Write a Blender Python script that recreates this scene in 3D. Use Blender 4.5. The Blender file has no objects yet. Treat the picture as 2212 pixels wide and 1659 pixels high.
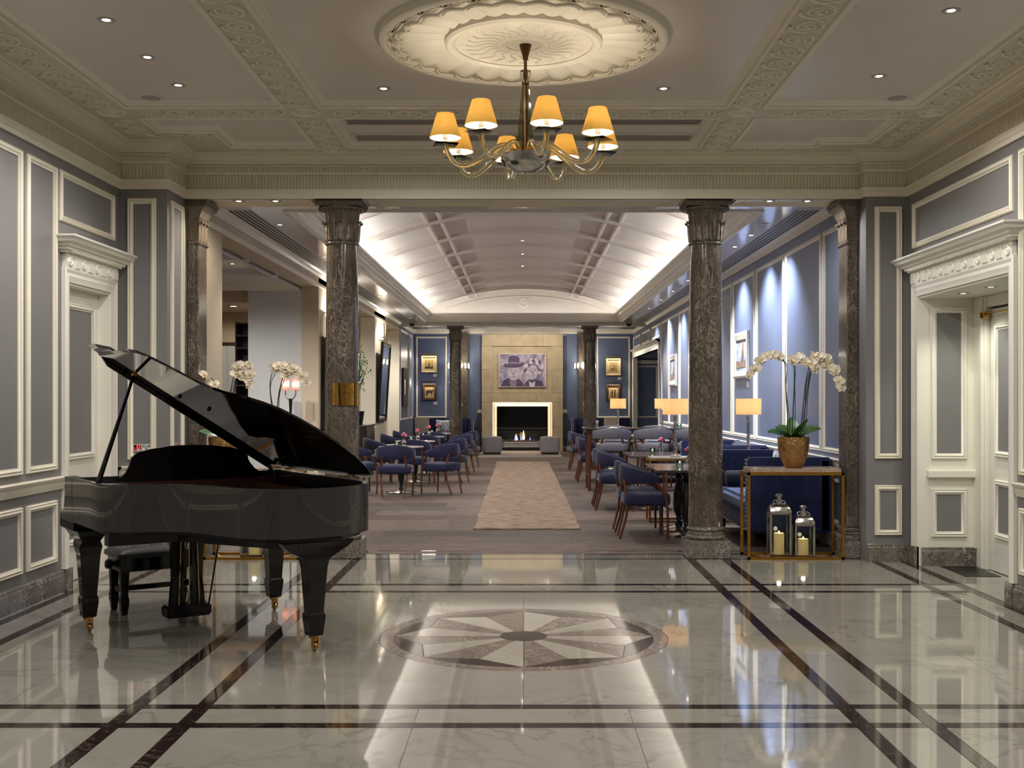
import bpy, bmesh, math, random
from mathutils import Vector, Matrix
random.seed(11)
PI = math.pi
R = math.radians
scene = bpy.context.scene
col = scene.collection

# ---------------------------------------------------------------- camera
cam_d = bpy.data.cameras.new('camera')
cam = bpy.data.objects.new('camera', cam_d)
col.objects.link(cam)
cam.location = (0, 0, 1.5)
cam.rotation_euler = (PI / 2, 0, 0)
cam_d.sensor_fit = 'HORIZONTAL'
cam_d.sensor_width = 36
cam_d.lens = 2400 / 2212 * 36
cam_d.shift_x = -25 / 2212
cam_d.shift_y = 31.5 / 2212
cam_d.clip_end = 200
scene.camera = cam
# ---------------------------------------------------------------- world, exposure
w = bpy.data.worlds.new('world')
scene.world = w
w.use_nodes = True
w.node_tree.nodes['Background'].inputs[0].default_value = (.5, .55, .6, 1)
w.node_tree.nodes['Background'].inputs[1].default_value = 0.02
vs = scene.view_settings
vs.view_transform = 'Standard'
vs.look = 'None'
vs.exposure = 0.28
vs.gamma = 1
vs.use_curve_mapping = False
cy = scene.cycles
cy.caustics_reflective = False
cy.caustics_refractive = False
cy.sample_clamp_indirect = 4
cy.max_bounces = 8
cy.diffuse_bounces = 4
cy.glossy_bounces = 4
cy.transparent_max_bounces = 12
# ---------------------------------------------------------------- light levels (watts)
P_LOBBY = 50      # a lobby ceiling downlight
P_SHADE = 6.2       # one chandelier bulb
P_COVE = 2.4         # vault cove strip, per metre
P_SPOT = 70        # a lounge wall-washing downlight
P_LAMP = 12         # a table lamp bulb
WARM = (1, .87, .69)
WARMW = (1, .88, .72)
NEUT = (1, .965, .93)
COOL = (.95, .97, 1)

# ---------------------------------------------------------------- mesh helpers
def V(*a): return Vector(a)

class MB:
    def __init__(s): s.v = []; s.f = []
    def add(s, vs, fs):
        n = len(s.v)
        s.v += [tuple(p) for p in vs]
        s.f += [tuple(i + n for i in f) for f in fs]
        return s
    def box(s, x0, x1, y0, y1, z0, z1):
        return s.add([(x0,y0,z0),(x1,y0,z0),(x1,y1,z0),(x0,y1,z0),(x0,y0,z1),(x1,y0,z1),(x1,y1,z1),(x0,y1,z1)],
                     [(0,3,2,1),(4,5,6,7),(0,1,5,4),(1,2,6,5),(2,3,7,6),(3,0,4,7)])
    def obox(s, c, a, b, d):
        c, a, b, d = Vector(c), Vector(a), Vector(b), Vector(d)
        return s.add([c-a-b-d, c+a-b-d, c+a+b-d, c-a+b-d, c-a-b+d, c+a-b+d, c+a+b+d, c-a+b+d],
                     [(0,3,2,1),(4,5,6,7),(0,1,5,4),(1,2,6,5),(2,3,7,6),(3,0,4,7)])
    def bar(s, p, q, w, h, up=(0,0,1)):
        p, q = Vector(p), Vector(q)
        d = (q - p)
        side = d.cross(Vector(up))
        if side.length < 1e-6: side = d.cross(Vector((1,0,0)))
        side.normalize()
        u = side.cross(d).normalized()
        return s.obox((p+q)/2, d/2, side*w/2, u*h/2)
    def loft(s, rings, caps=True, closed=True):
        n = len(rings[0]); vs = [p for r in rings for p in r]; fs = []
        for i in range(len(rings)-1):
            for j in range(n if closed else n-1):
                k = (j+1) % n
                fs.append((i*n+j, i*n+k, (i+1)*n+k, (i+1)*n+j))
        if caps and closed:
            fs.append(tuple(range(n))[::-1]); fs.append(tuple((len(rings)-1)*n+j for j in range(n)))
        return s.add(vs, fs)
    def tube(s, pts, r, n=8, caps=True, closed=False):
        pts = [Vector(p) for p in pts]; m = len(pts)
        rs = r if isinstance(r, (list, tuple)) else [r]*m
        rings = []; nrm = None
        for i, p in enumerate(pts):
            a = pts[i-1] if (i > 0 or closed) else pts[i]
            b = pts[(i+1) % m] if (i < m-1 or closed) else pts[i]
            t = (b-a).normalized()
            if nrm is None:
                nrm = t.cross(Vector((0,0,1)))
                if nrm.length < 1e-3: nrm = t.cross(Vector((1,0,0)))
            nrm = (nrm - t*nrm.dot(t)).normalized()
            bn = t.cross(nrm)
            rings.append([p + (nrm*math.cos(2*PI*j/n) + bn*math.sin(2*PI*j/n))*rs[i] for j in range(n)])
        if closed: rings.append(rings[0])
        return s.loft(rings, caps and not closed)
    def lathe(s, prof, n=24, c=(0,0,0), a0=0, a1=2*PI):
        full = abs(a1-a0-2*PI) < 1e-6
        m = n if full else n+1
        vs = []; fs = []
        for (r, z) in prof:
            for j in range(m):
                a = a0+(a1-a0)*j/n
                vs.append((c[0]+r*math.cos(a), c[1]+r*math.sin(a), c[2]+z))
        for i in range(len(prof)-1):
            for j in range(n):
                k = (j+1) % m
                fs.append((i*m+j, i*m+k, (i+1)*m+k, (i+1)*m+j))
        if full:
            if prof[0][0] > 1e-5: fs.append(tuple(range(m))[::-1])
            if prof[-1][0] > 1e-5: fs.append(tuple((len(prof)-1)*m+j for j in range(m)))
        return s.add(vs, fs)
    def ring(s, prof, n=32, c=(0,0,0)):     # closed profile swept round, no caps
        p = list(prof)+[prof[0]]
        m = n; vs = []; fs = []
        for (r, z) in prof:
            for j in range(m):
                a = 2*PI*j/n
                vs.append((c[0]+r*math.cos(a), c[1]+r*math.sin(a), c[2]+z))
        q = len(prof)
        for i in range(q):
            for j in range(m):
                k = (j+1) % m; i2 = (i+1) % q
                fs.append((i*m+j, i*m+k, i2*m+k, i2*m+j))
        return s.add(vs, fs)
    def prism(s, poly, z0, z1):
        n = len(poly)
        vs = [(x,y,z0) for x,y in poly]+[(x,y,z1) for x,y in poly]
        fs = [tuple(range(n))[::-1], tuple(range(n, 2*n))]+[(i,(i+1)%n,n+(i+1)%n,n+i) for i in range(n)]
        return s.add(vs, fs)
    def sphere(s, c, r, nu=10, nv=6, sc=(1,1,1)):
        prof = [(r*math.sin(PI*i/nv), -r*math.cos(PI*i/nv)) for i in range(nv+1)]
        b = MB().lathe(prof, nu)
        return s.add([(c[0]+x*sc[0], c[1]+y*sc[1], c[2]+z*sc[2]) for x,y,z in b.v], b.f)
    def sweep(s, prof, path, closed=False):  # prof (offset to the right of travel, z)
        P = [Vector((p[0], p[1])) for p in path]; m = len(P); offs = []
        for i in range(m):
            ns = []
            if i > 0 or closed:
                d = (P[i]-P[i-1]).normalized(); ns.append(Vector((d.y, -d.x)))
            if i < m-1 or closed:
                d = (P[(i+1) % m]-P[i]).normalized(); ns.append(Vector((d.y, -d.x)))
            if len(ns) == 2: mi = (ns[0]+ns[1])/(1+ns[0].dot(ns[1]))
            else: mi = ns[0]
            offs.append(mi)
        rings = [[(P[i].x+offs[i].x*o, P[i].y+offs[i].y*o, z) for (o, z) in prof] for i in range(m)]
        if closed: rings.append(rings[0])
        return s.loft(rings, caps=False, closed=False)
    def rframe(s, o, u, v, n, w, h, prof):  # mitred picture frame, prof (inset, height)
        o, u, v, n = Vector(o), Vector(u), Vector(v), Vector(n)
        rings = []
        for (i, t) in prof:
            rings.append([o+u*i+v*i+n*t, o+u*(w-i)+v*i+n*t, o+u*(w-i)+v*(h-i)+n*t, o+u*i+v*(h-i)+n*t])
        return s.loft(rings, caps=False)
    def rot(s, m):
        s.v = [tuple(m @ Vector(p)) for p in s.v]; return s
    def mesh(s, name, mat, smooth=None, bev=0, seg=1):
        me = bpy.data.meshes.new(name)
        me.from_pydata(s.v, [], s.f)
        bm = bmesh.new(); bm.from_mesh(me)
        bmesh.ops.remove_doubles(bm, verts=bm.verts, dist=1e-6)
        bmesh.ops.recalc_face_normals(bm, faces=bm.faces)
        if bev:
            es = [e for e in bm.edges if len(e.link_faces) == 2 and e.calc_face_angle(0) > .6]
            bmesh.ops.bevel(bm, geom=es, offset=bev, segments=seg, affect='EDGES', clamp_overlap=True)
        bm.to_mesh(me); bm.free()
        if mat is not None: me.materials.append(mat)
        if smooth is not None:
            for p in me.polygons: p.use_smooth = True
            me.set_sharp_from_angle(angle=R(smooth))
        return me
    def build(s, name, mat, parent=None, smooth=None, bev=0, seg=1):
        return link(name, s.mesh(name, mat, smooth, bev, seg), parent)

def link(name, data, parent=None, loc=None, rz=None, mw=None):
    o = bpy.data.objects.new(name, data)
    col.objects.link(o)
    if parent is not None: o.parent = parent
    if loc is not None: o.location = loc
    if rz is not None: o.rotation_euler = (0, 0, rz)
    if mw is not None: o.matrix_local = mw
    return o
def tag(o, label=None, cat=None, group=None, kind=None):
    if label: o['label'] = label
    if cat: o['category'] = cat
    if group: o['group'] = group
    if kind: o['kind'] = kind
    return o
def thing(name, label, cat, loc=(0,0,0), rz=0, group=None, kind=None):
    o = bpy.data.objects.new(name, None)
    col.objects.link(o)
    o.location = loc; o.rotation_euler = (0, 0, rz)
    o.empty_display_size = .1
    return tag(o, label, cat, group, kind)
def struct(name, label=None):
    o = thing(name, label, None); o['kind'] = 'structure'
    return o
def copy_tree(o, parent=None):
    c = o.copy(); col.objects.link(c)
    if parent is not None: c.parent = parent
    for ch in list(o.children): copy_tree(ch, c)
    return c
def place(proto, used, loc, rz, label, group):
    o = copy_tree(proto) if used[0] else proto
    used[0] = True
    o.location = loc; o.rotation_euler = (0, 0, rz)
    return tag(o, label, None, group)
def lamp(kind, loc, power, color, parent=None, rot=None, **kw):
    d = bpy.data.lights.new('light', kind)
    d.energy = power; d.color = color
    for k, v in kw.items(): setattr(d, k, v)
    o = bpy.data.objects.new('light', d); col.objects.link(o)
    if parent is not None: o.parent = parent
    o.location = loc
    if rot is not None: o.rotation_euler = rot
    return o
def aim(o, frm, to):
    d = Vector(to)-Vector(frm)
    o.rotation_euler = d.to_track_quat('-Z', 'Y').to_euler()

def smoothp(pts, n=4):
    res = []
    for i in range(len(pts)-1):
        p0 = pts[max(0, i-1)]; p1 = pts[i]; p2 = pts[i+1]; p3 = pts[min(len(pts)-1, i+2)]
        for k in range(n):
            t = k/n
            res.append(tuple(.5*((2*b_)+(-a_+c_)*t+(2*a_-5*b_+4*c_-d_)*t*t+(-a_+3*b_-3*c_+d_)*t**3) for a_, b_, c_, d_ in zip(p0, p1, p2, p3)))
    return res+[tuple(pts[-1])]

# ---------------------------------------------------------------- materials
def lin(c):
    return tuple(((x/255)/12.92 if x/255 <= .04045 else (((x/255)+.055)/1.055)**2.4) for x in c)
def pm(name, c, rough=.5, metal=0, c2=None, scale=8, detail=4, dist=0, bump=0, bscale=None, spec=.5, sheen=0, coat=0,
       trans=0, ior=1.5, emit=None, estr=0, orand=0, stretch=None, alpha=1, lo=.35, hi=.65):
    m = bpy.data.materials.new(name); m.use_nodes = True
    t = m.node_tree; n = t.nodes; b = n['Principled BSDF']; L = t.links.new
    c = lin(c); c2 = lin(c2) if c2 else tuple(x*.9 for x in c)
    tc = n.new('ShaderNodeTexCoord'); mp = n.new('ShaderNodeMapping')
    L(tc.outputs['Object'], mp.inputs[0])
    if stretch: mp.inputs['Scale'].default_value = stretch
    no = n.new('ShaderNodeTexNoise'); no.inputs['Scale'].default_value = scale
    no.inputs['Detail'].default_value = detail; no.inputs['Distortion'].default_value = dist
    L(mp.outputs[0], no.inputs['Vector'])
    rp = n.new('ShaderNodeValToRGB')
    rp.color_ramp.elements[0].position = lo; rp.color_ramp.elements[1].position = hi
    rp.color_ramp.elements[0].color = (*c, 1); rp.color_ramp.elements[1].color = (*c2, 1)
    L(no.outputs[0], rp.inputs[0])
    out = rp.outputs[0]
    if orand:
        oi = n.new('ShaderNodeObjectInfo'); mr = n.new('ShaderNodeMapRange')
        mr.inputs['To Min'].default_value = 1-orand; mr.inputs['To Max'].default_value = 1+orand
        L(oi.outputs['Random'], mr.inputs[0])
        hs = n.new('ShaderNodeHueSaturation'); L(mr.outputs[0], hs.inputs['Value']); L(out, hs.inputs['Color']); out = hs.outputs[0]
    L(out, b.inputs['Base Color'])
    b.inputs['Roughness'].default_value = rough; b.inputs['Metallic'].default_value = metal
    b.inputs['Specular IOR Level'].default_value = spec; b.inputs['IOR'].default_value = ior
    b.inputs['Sheen Weight'].default_value = sheen; b.inputs['Sheen Roughness'].default_value = .4
    b.inputs['Coat Weight'].default_value = coat; b.inputs['Coat Roughness'].default_value = .03
    b.inputs['Transmission Weight'].default_value = trans; b.inputs['Alpha'].default_value = alpha
    if emit:
        b.inputs['Emission Color'].default_value = (*emit, 1); b.inputs['Emission Strength'].default_value = estr
    if bump:
        n2 = n.new('ShaderNodeTexNoise'); n2.inputs['Scale'].default_value = bscale or scale*4; n2.inputs['Detail'].default_value = 3
        L(mp.outputs[0], n2.inputs['Vector'])
        bp = n.new('ShaderNodeBump'); bp.inputs['Strength'].default_value = bump; bp.inputs['Distance'].default_value = .01
        L(n2.outputs[0], bp.inputs['Height']); L(bp.outputs[0], b.inputs['Normal'])
    return m
def veined(name, c, c2, vein, rough, vscale=1.2, vw=.03, wob=3.0, orand=0, vamt=1.0, layers=1, ior=1.5, cloud=2.0, st=None):
    """Polished stone: cloudy base and thin wandering veins."""
    m = bpy.data.materials.new(name); m.use_nodes = True
    t = m.node_tree; n = t.nodes; b = n['Principled BSDF']; L = t.links.new
    tc = n.new('ShaderNodeTexCoord'); mp = n.new('ShaderNodeMapping'); L(tc.outputs['Object'], mp.inputs[0])
    if st: mp.inputs['Scale'].default_value = st
    src = mp.outputs[0]
    if orand:
        oi = n.new('ShaderNodeObjectInfo'); vm = n.new('ShaderNodeVectorMath'); vm.operation = 'SCALE'
        cx = n.new('ShaderNodeCombineXYZ')
        for k in range(3): L(oi.outputs['Random'], cx.inputs[k])
        L(cx.outputs[0], vm.inputs[0]); vm.inputs['Scale'].default_value = 37
        va = n.new('ShaderNodeVectorMath'); L(src, va.inputs[0]); L(vm.outputs[0], va.inputs[1]); src = va.outputs[0]
    no = n.new('ShaderNodeTexNoise'); no.inputs['Scale'].default_value = cloud; no.inputs['Detail'].default_value = 6; no.inputs['Distortion'].default_value = .6
    L(src, no.inputs['Vector'])
    rp = n.new('ShaderNodeValToRGB'); rp.color_ramp.elements[0].position = .3; rp.color_ramp.elements[1].position = .7
    rp.color_ramp.elements[0].color = (*lin(c), 1); rp.color_ramp.elements[1].color = (*lin(c2), 1)
    L(no.outputs[0], rp.inputs[0]); out = rp.outputs[0]
    for k in range(layers):
        vn = n.new('ShaderNodeTexNoise'); vn.inputs['Scale'].default_value = vscale*(1+1.35*k); vn.inputs['Detail'].default_value = 7
        vn.inputs['Distortion'].default_value = wob; vn.inputs['Roughness'].default_value = .55
        off = n.new('ShaderNodeVectorMath'); L(src, off.inputs[0]); off.inputs[1].default_value = (k*11.3, k*5.7, k*3.1)
        L(off.outputs[0], vn.inputs['Vector'])
        s1 = n.new('ShaderNodeMath'); s1.operation = 'SUBTRACT'; L(vn.outputs[0], s1.inputs[0]); s1.inputs[1].default_value = .5
        ab = n.new('ShaderNodeMath'); ab.operation = 'ABSOLUTE'; L(s1.outputs[0], ab.inputs[0])
        mr = n.new('ShaderNodeMapRange'); mr.inputs['From Min'].default_value = 0; mr.inputs['From Max'].default_value = vw
        mr.inputs['To Min'].default_value = vamt*(1-.25*k); mr.inputs['To Max'].default_value = 0; L(ab.outputs[0], mr.inputs[0])
        # patchy veins
        pn = n.new('ShaderNodeTexNoise'); pn.inputs['Scale'].default_value = vscale*.8; L(off.outputs[0], pn.inputs['Vector'])
        pr = n.new('ShaderNodeMapRange'); pr.inputs['From Min'].default_value = .38; pr.inputs['From Max'].default_value = .6; L(pn.outputs[0], pr.inputs[0])
        mu = n.new('ShaderNodeMath'); mu.operation = 'MULTIPLY'; L(mr.outputs[0], mu.inputs[0]); L(pr.outputs[0], mu.inputs[1])
        mx = n.new('ShaderNodeMix'); mx.data_type = 'RGBA'; L(mu.outputs[0], mx.inputs[0]); L(out, mx.inputs[6]); mx.inputs[7].default_value = (*lin(vein), 1)
        out = mx.outputs[2]
    L(out, b.inputs['Base Color'])
    b.inputs['Roughness'].default_value = rough; b.inputs['IOR'].default_value = ior
    return m
def thinglass(name, tint=(.9,.95,.95), refl=.12, rough=.02, ior=1.5):
    m = bpy.data.materials.new(name); m.use_nodes = True
    t = m.node_tree; n = t.nodes; L = t.links.new
    n.remove(n['Principled BSDF'])
    tr = n.new('ShaderNodeBsdfTransparent'); tr.inputs[0].default_value = (*tint, 1)
    gl = n.new('ShaderNodeBsdfGlossy'); gl.inputs['Roughness'].default_value = rough
    fr = n.new('ShaderNodeFresnel'); fr.inputs[0].default_value = ior
    ad = n.new('ShaderNodeMath'); ad.operation = 'ADD'; L(fr.outputs[0], ad.inputs[0]); ad.inputs[1].default_value = refl-.04
    mx = n.new('ShaderNodeMixShader'); L(ad.outputs[0], mx.inputs[0]); L(tr.outputs[0], mx.inputs[1]); L(gl.outputs[0], mx.inputs[2])
    L(mx.outputs[0], n['Material Output'].inputs[0])
    return m
def fabric_shade(name, c, emit=0.0):
    m = bpy.data.materials.new(name); m.use_nodes = True
    t = m.node_tree; n = t.nodes; L = t.links.new
    n.remove(n['Principled BSDF'])
    tc = n.new('ShaderNodeTexCoord'); no = n.new('ShaderNodeTexNoise'); no.inputs['Scale'].default_value = 60
    L(tc.outputs['Object'], no.inputs['Vector'])
    rp = n.new('ShaderNodeValToRGB'); rp.color_ramp.elements[0].color = (*[x*.85 for x in lin(c)], 1); rp.color_ramp.elements[1].color = (*lin(c), 1)
    L(no.outputs[0], rp.inputs[0])
    d = n.new('ShaderNodeBsdfDiffuse'); tl = n.new('ShaderNodeBsdfTranslucent')
    L(rp.outputs[0], d.inputs[0]); L(rp.outputs[0], tl.inputs[0])
    mx = n.new('ShaderNodeMixShader'); mx.inputs[0].default_value = .5
    L(d.outputs[0], mx.inputs[1]); L(tl.outputs[0], mx.inputs[2])
    L(mx.outputs[0], n['Material Output'].inputs[0])
    return m
def glow(name, c, s):
    m = bpy.data.materials.new(name); m.use_nodes = True
    t = m.node_tree; n = t.nodes; n.remove(n['Principled BSDF'])
    e = n.new('ShaderNodeEmission'); e.inputs[0].default_value = (*c, 1); e.inputs[1].default_value = s
    t.links.new(e.outputs[0], n['Material Output'].inputs[0])
    return m

M = {}
M['marble'] = veined('white_marble', (152,148,137), (142,138,127), (106,103,96), .04, 1.1, .035, 2.5, 1, .55, 1, 1.85, 1.2)
M['stripe'] = veined('dark_marble', (46,34,31), (36,26,25), (130,110,100), .06, 2.5, .012, 2, 1, .5, 1, 1.6, 5)
M['grey_marble'] = veined('brown_grey_marble', (120,106,96), (96,84,76), (176,166,152), .08, 5, .05, 3, 1, .6, 2, 1.55, 8)
M['cream_marble'] = veined('cream_inlay_marble', (172,166,154), (164,158,145), (142,135,122), .04, 2, .03, 2, 1, .4, 1, 1.85, 2)
M['column'] = veined('column_marble', (86,75,65), (62,53,46), (166,154,138), .10, 5.0, .03, 4.5, 0, .85, 3, 1.55, 8, (1,1,.6))
M['capital'] = veined('capital_stone', (108,95,80), (78,67,56), (140,126,108), .33, 6, .03, 3, 0, .6, 1, 1.5, 16)
M['skirt'] = veined('skirting_marble', (104,96,88), (78,71,65), (178,170,158), .12, 5, .04, 4, 1, .9, 3, 1.5, 8)
M['grout'] = pm('grout', (120,114,104), .8)
M['wall_grey'] = pm('grey_blue_paint', (128,125,124), .42, c2=(124,121,120), scale=2, bump=.03, bscale=120)
M['wall_blue'] = pm('blue_wall_silk', (104,118,150), .40, c2=(98,112,144), scale=3, bump=.03, bscale=140)
M['trim'] = pm('ivory_paint', (234,226,206), .42, c2=(230,222,202), scale=3)
M['trim_white'] = pm('white_paint', (238,233,220), .42, c2=(234,229,216), scale=3)
M['ceil'] = pm('ceiling_paint', (222,214,203), .36, c2=(218,210,199), scale=2, bump=.02, bscale=60)
M['band'] = pm('band_ground_shaded', (214,205,186), .5, c2=(208,199,180), scale=6)  # recess shade put into the colour: ground darker than the scroll relief
M['bronze_dark'] = pm('dark_bronze', (104,76,52), .3, 1, c2=(90,64,44), scale=20)
M['glass_plate'] = thinglass('pale_green_plate', (.9,.96,.92), .04, .02, 1.12)
M['paint_face'] = pm('lilac_grey_paint', (206,198,212), .7, c2=(158,148,172), scale=26, detail=8, dist=1.2)
M['frieze'] = pm('frieze_paint', (220,210,188), .5, c2=(214,204,182), scale=6)
M['shade_lining'] = fabric_shade('white_shade_lining', (240,236,226))
M['relief'] = pm('plaster_relief', (236,230,214), .45, c2=(232,226,210), scale=6)
M['ceil_l'] = pm('lounge_ceiling_paint', (228,227,232), .1, c2=(224,223,228), scale=2, ior=1.6)
M['vault'] = pm('vault_plaster', (226,217,207), .5, c2=(221,212,202), scale=2)
M['cream_wall'] = pm('cream_plaster', (200,186,160), .6, c2=(194,180,155), scale=3, bump=.03, bscale=60)
M['white_wall'] = pm('pale_plaster', (206,208,206), .55, c2=(200,202,200), scale=3)
M['plank'] = pm('grey_stained_wood', (102,86,76), .58, c2=(60,49,43), scale=5, detail=8, dist=.6, bump=.05, bscale=30, orand=.42, spec=.3, stretch=(.7,5,1))
M['rug'] = pm('distressed_rug', (160,136,114), .95, c2=(104,84,68), scale=6, detail=9, dist=.5, bump=.5, bscale=90, sheen=.1, stretch=(1,2.5,1))
M['rug_pale'] = pm('pale_rug', (168,156,144), .95, c2=(140,128,118), scale=12, detail=8, bump=.4, bscale=90)
M['black'] = pm('black_slot', (8,8,9), .6)
M['grille'] = pm('grille_metal', (70,64,60), .5)
M['lacquer'] = pm('black_lacquer', (7,6,7), .05, c2=(6,5,6), coat=.6, ior=1.55)
M['lacquer_satin'] = pm('black_polish', (17,16,17), .34, c2=(14,13,14), coat=.6, spec=1.0)
M['lacquer_leg'] = pm('dark_ebony', (14,9,8), .12, c2=(10,7,7), ior=1.5)
M['soundboard'] = pm('red_brown_wood', (70,36,24), .3, c2=(54,28,20), scale=6, detail=6, stretch=(1,8,1))
M['brass'] = pm('brass', (220,178,96), .09, 1, c2=(196,146,62), scale=30)
M['goldleaf'] = pm('gold_leaf_metal', (186,138,58), .36, 1, c2=(160,112,44), scale=40, detail=6, bump=.15, bscale=150)
M['bronze'] = pm('bronze_pot_metal', (176,124,72), .28, 1, c2=(150,104,60), scale=20)
M['chrome'] = pm('polished_nickel', (222,218,212), .17, 1, c2=(190,186,180), scale=10)
M['darkmetal'] = pm('dark_metal', (36,34,36), .35, .6)
M['blackmetal'] = pm('black_iron', (12,11,12), .35)
M['velvet'] = pm('navy_velvet', (26,28,66), .85, c2=(20,22,54), scale=14, detail=6, sheen=.18)
M['velvet_dark'] = pm('deep_navy_velvet', (15,18,42), .85, c2=(11,13,34), scale=14, sheen=.08)
M['velvet_blue'] = pm('royal_blue_velvet', (24,34,84), .8, c2=(18,26,68), scale=10, sheen=.2, stretch=(6,6,1))
M['velvet_light'] = pm('light_blue_velvet', (74,104,160), .8, c2=(60,88,140), scale=10, sheen=.4)
M['leather'] = pm('grey_leather', (112,112,124), .42, c2=(100,100,112), scale=20, bump=.05, bscale=200)
M['bench_leather'] = pm('charcoal_leather', (62,60,60), .4, c2=(50,48,48), scale=20, bump=.08, bscale=160)
M['walnut'] = pm('walnut', (104,58,36), .35, c2=(78,42,26), scale=8, detail=6, stretch=(6,6,1))
M['table_marble'] = veined('pale_table_marble', (206,196,184), (190,180,168), (150,140,130), .12, 4, .03, 3, 1, .4)
M['dark_top'] = veined('dark_brown_marble', (86,74,68), (70,60,56), (150,136,126), .12, 4, .03, 3, 1, .5)
M['wood_dark'] = pm('dark_stained_wood', (58,38,30), .4, c2=(44,28,22), scale=6, detail=6, stretch=(1,6,1))
M['grey_cloth'] = pm('grey_upholstery', (156,152,154), .9, c2=(142,138,140), scale=30, sheen=.2)
M['stone'] = pm('limestone', (190,175,146), .6, c2=(174,158,130), scale=4, detail=8, bump=.05, bscale=40, orand=.05)
M['glassblack'] = pm('black_glass', (6,6,6), .05, ior=1.5)
M['mirror'] = pm('mirror_glass', (225,228,230), .02, 1, c2=(220,224,226))
M['glass'] = thinglass('clear_pane', (.93,.96,.96), .045, .02, 1.25)
M['glass_arm'] = pm('amber_glass', (250,244,214), .03, c2=(250,242,206), trans=1, ior=1.45)
M['glass_clear'] = pm('clear_crystal', (250,252,250), .02, c2=(248,250,248), trans=1, ior=1.47)
M['glass_green'] = thinglass('green_tinted_pane', (.66,.66,.42), .1)
M['glass_teal'] = thinglass('teal_votive_glass', (.66,.9,.92), .12)
M['candle'] = pm('candle_wax', (222,200,130), .6, c2=(214,190,118), emit=(1,.62,.22), estr=.16)
M['flame'] = glow('candle_flame', (1,.66,.25), 12)
M['fire'] = glow('gas_flame', (1,.55,.22), 7)
M['fire_blue'] = glow('blue_gas_flame', (.25,.25,1), 2.2)
M['ember'] = pm('fire_pebble', (150,130,122), .8, c2=(110,92,86), scale=40)
M['shade_gold'] = fabric_shade('golden_silk_shade', (212,170,88))
M['shade_tan'] = fabric_shade('tan_linen_shade', (206,168,122))
M['shade_pink'] = fabric_shade('pink_pleated_shade', (204,146,134))
M['lens'] = glow('downlight_lens', (1,.95,.86), 14)
M['lens_dim'] = glow('warm_downlight_lens', (1,.85,.66), 5)
M['led'] = glow('cove_strip', (.92,.96,1), 6)
M['led_warm'] = glow('fireplace_strip', (1,.84,.66), 3)
M['ring'] = pm('downlight_ring', (176,168,156), .4)
M['leaf'] = pm('orchid_leaf', (70,118,48), .3, c2=(50,94,38), scale=6)
M['plantleaf'] = pm('shrub_leaf', (66,128,48), .5, c2=(44,96,36), scale=8, orand=.2)
M['stem'] = pm('dark_stem', (40,44,30), .6)
M['petal'] = pm('orchid_petal', (240,232,214), .6, c2=(236,224,200), scale=20)
M['lip'] = pm('orchid_lip', (230,212,158), .6, c2=(212,176,120), scale=30)
M['rose'] = pm('pink_rose', (206,110,128), .7, c2=(186,84,106), scale=40)
M['moss'] = pm('bark_moss', (128,92,62), .9, c2=(90,64,42), scale=30, bump=.6, bscale=60)
M['white_card'] = pm('white_card', (226,224,220), .6)
M['frame_cream'] = pm('cream_frame', (206,188,150), .5, c2=(196,176,138), scale=10)
M['frame_wood'] = pm('dark_wood_frame', (66,42,28), .45, c2=(50,32,22), scale=6, stretch=(1,1,6))
M['frame_white'] = pm('white_frame', (226,222,214), .5)
M['canvas_sepia'] = pm('sepia_canvas', (176,150,96), .7, c2=(146,122,78), scale=6, detail=6)
M['ink'] = pm('dark_ink', (42,34,26), .8)
M['canvas_purple'] = pm('purple_wash_canvas', (190,182,200), .7, c2=(120,108,140), scale=3.2, detail=8, dist=1.5)
M['paint_dark'] = pm('dark_purple_paint', (66,54,82), .7, c2=(96,84,116), scale=14, detail=8, dist=1.2)
M['paint_mid'] = pm('mauve_paint', (150,138,164), .7, c2=(106,94,126), scale=18, detail=8, dist=1.2)
M['paint_light'] = pm('pale_mauve_paint', (226,220,230), .7, c2=(176,166,188), scale=22, detail=8, dist=1)
M['canvas_blue'] = pm('blue_white_seascape', (214,220,224), .6, c2=(70,120,176), scale=3.0, detail=7, dist=1.6)
M['paint_ochre'] = pm('ochre_paint', (196,150,100), .6, c2=(110,120,140), scale=9, detail=6)
M['red_sign'] = pm('red_sign', (196,44,36), .5)
M['green_sign'] = pm('green_sign', (120,150,128), .5)
M['steel'] = pm('brushed_steel', (150,148,146), .3, 1)
M['cushion_print'] = pm('printed_cushion', (200,204,208), .85, c2=(70,78,110), scale=7, detail=3, dist=2)
M['throw'] = pm('beige_throw', (206,194,172), .9, c2=(194,182,160), scale=30)
M['camera_dome'] = pm('black_dome', (10,10,12), .08)
# ================================================================= SETTING: lobby
XL, XR, ZB, ZC = -3.6, 3.55, 3.77, 3.805
floor = struct('floor_lobby', 'polished cream marble lobby floor with dark inlaid stripes')
MB().box(-3.8, 4.3, -2.6, 10.95, -.12, -.012).build('floor_bed', M['grout'], floor)
G = .0012
def piece(name, x0, x1, y0, y1, m, smax=1.25):
    nx = max(1, math.ceil((x1-x0)/smax)); ny = max(1, math.ceil((y1-y0)/smax))
    for i in range(nx):
        for j in range(ny):
            a, b = x0+(x1-x0)*i/nx, x0+(x1-x0)*(i+1)/nx
            c, d = y0+(y1-y0)*j/ny, y0+(y1-y0)*(j+1)/ny
            MB().box(a+G, b-G, c+G, d-G, -.02, 0).build(name, m, floor)
HW = .0375
XS = [-3.50, -3.22, -1.885, -1.56, 1.56, 1.885, 3.23, 3.50]
YS = [(-1.9, HW), (1.57, HW), (1.9, HW), (5.10, HW), (5.41, HW), (8.63, HW), (8.96, HW), (10.39, .022), (10.71, .022)]
xe = [-3.6]+[v for x in XS for v in (x-HW, x+HW)]+[3.55]
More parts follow.
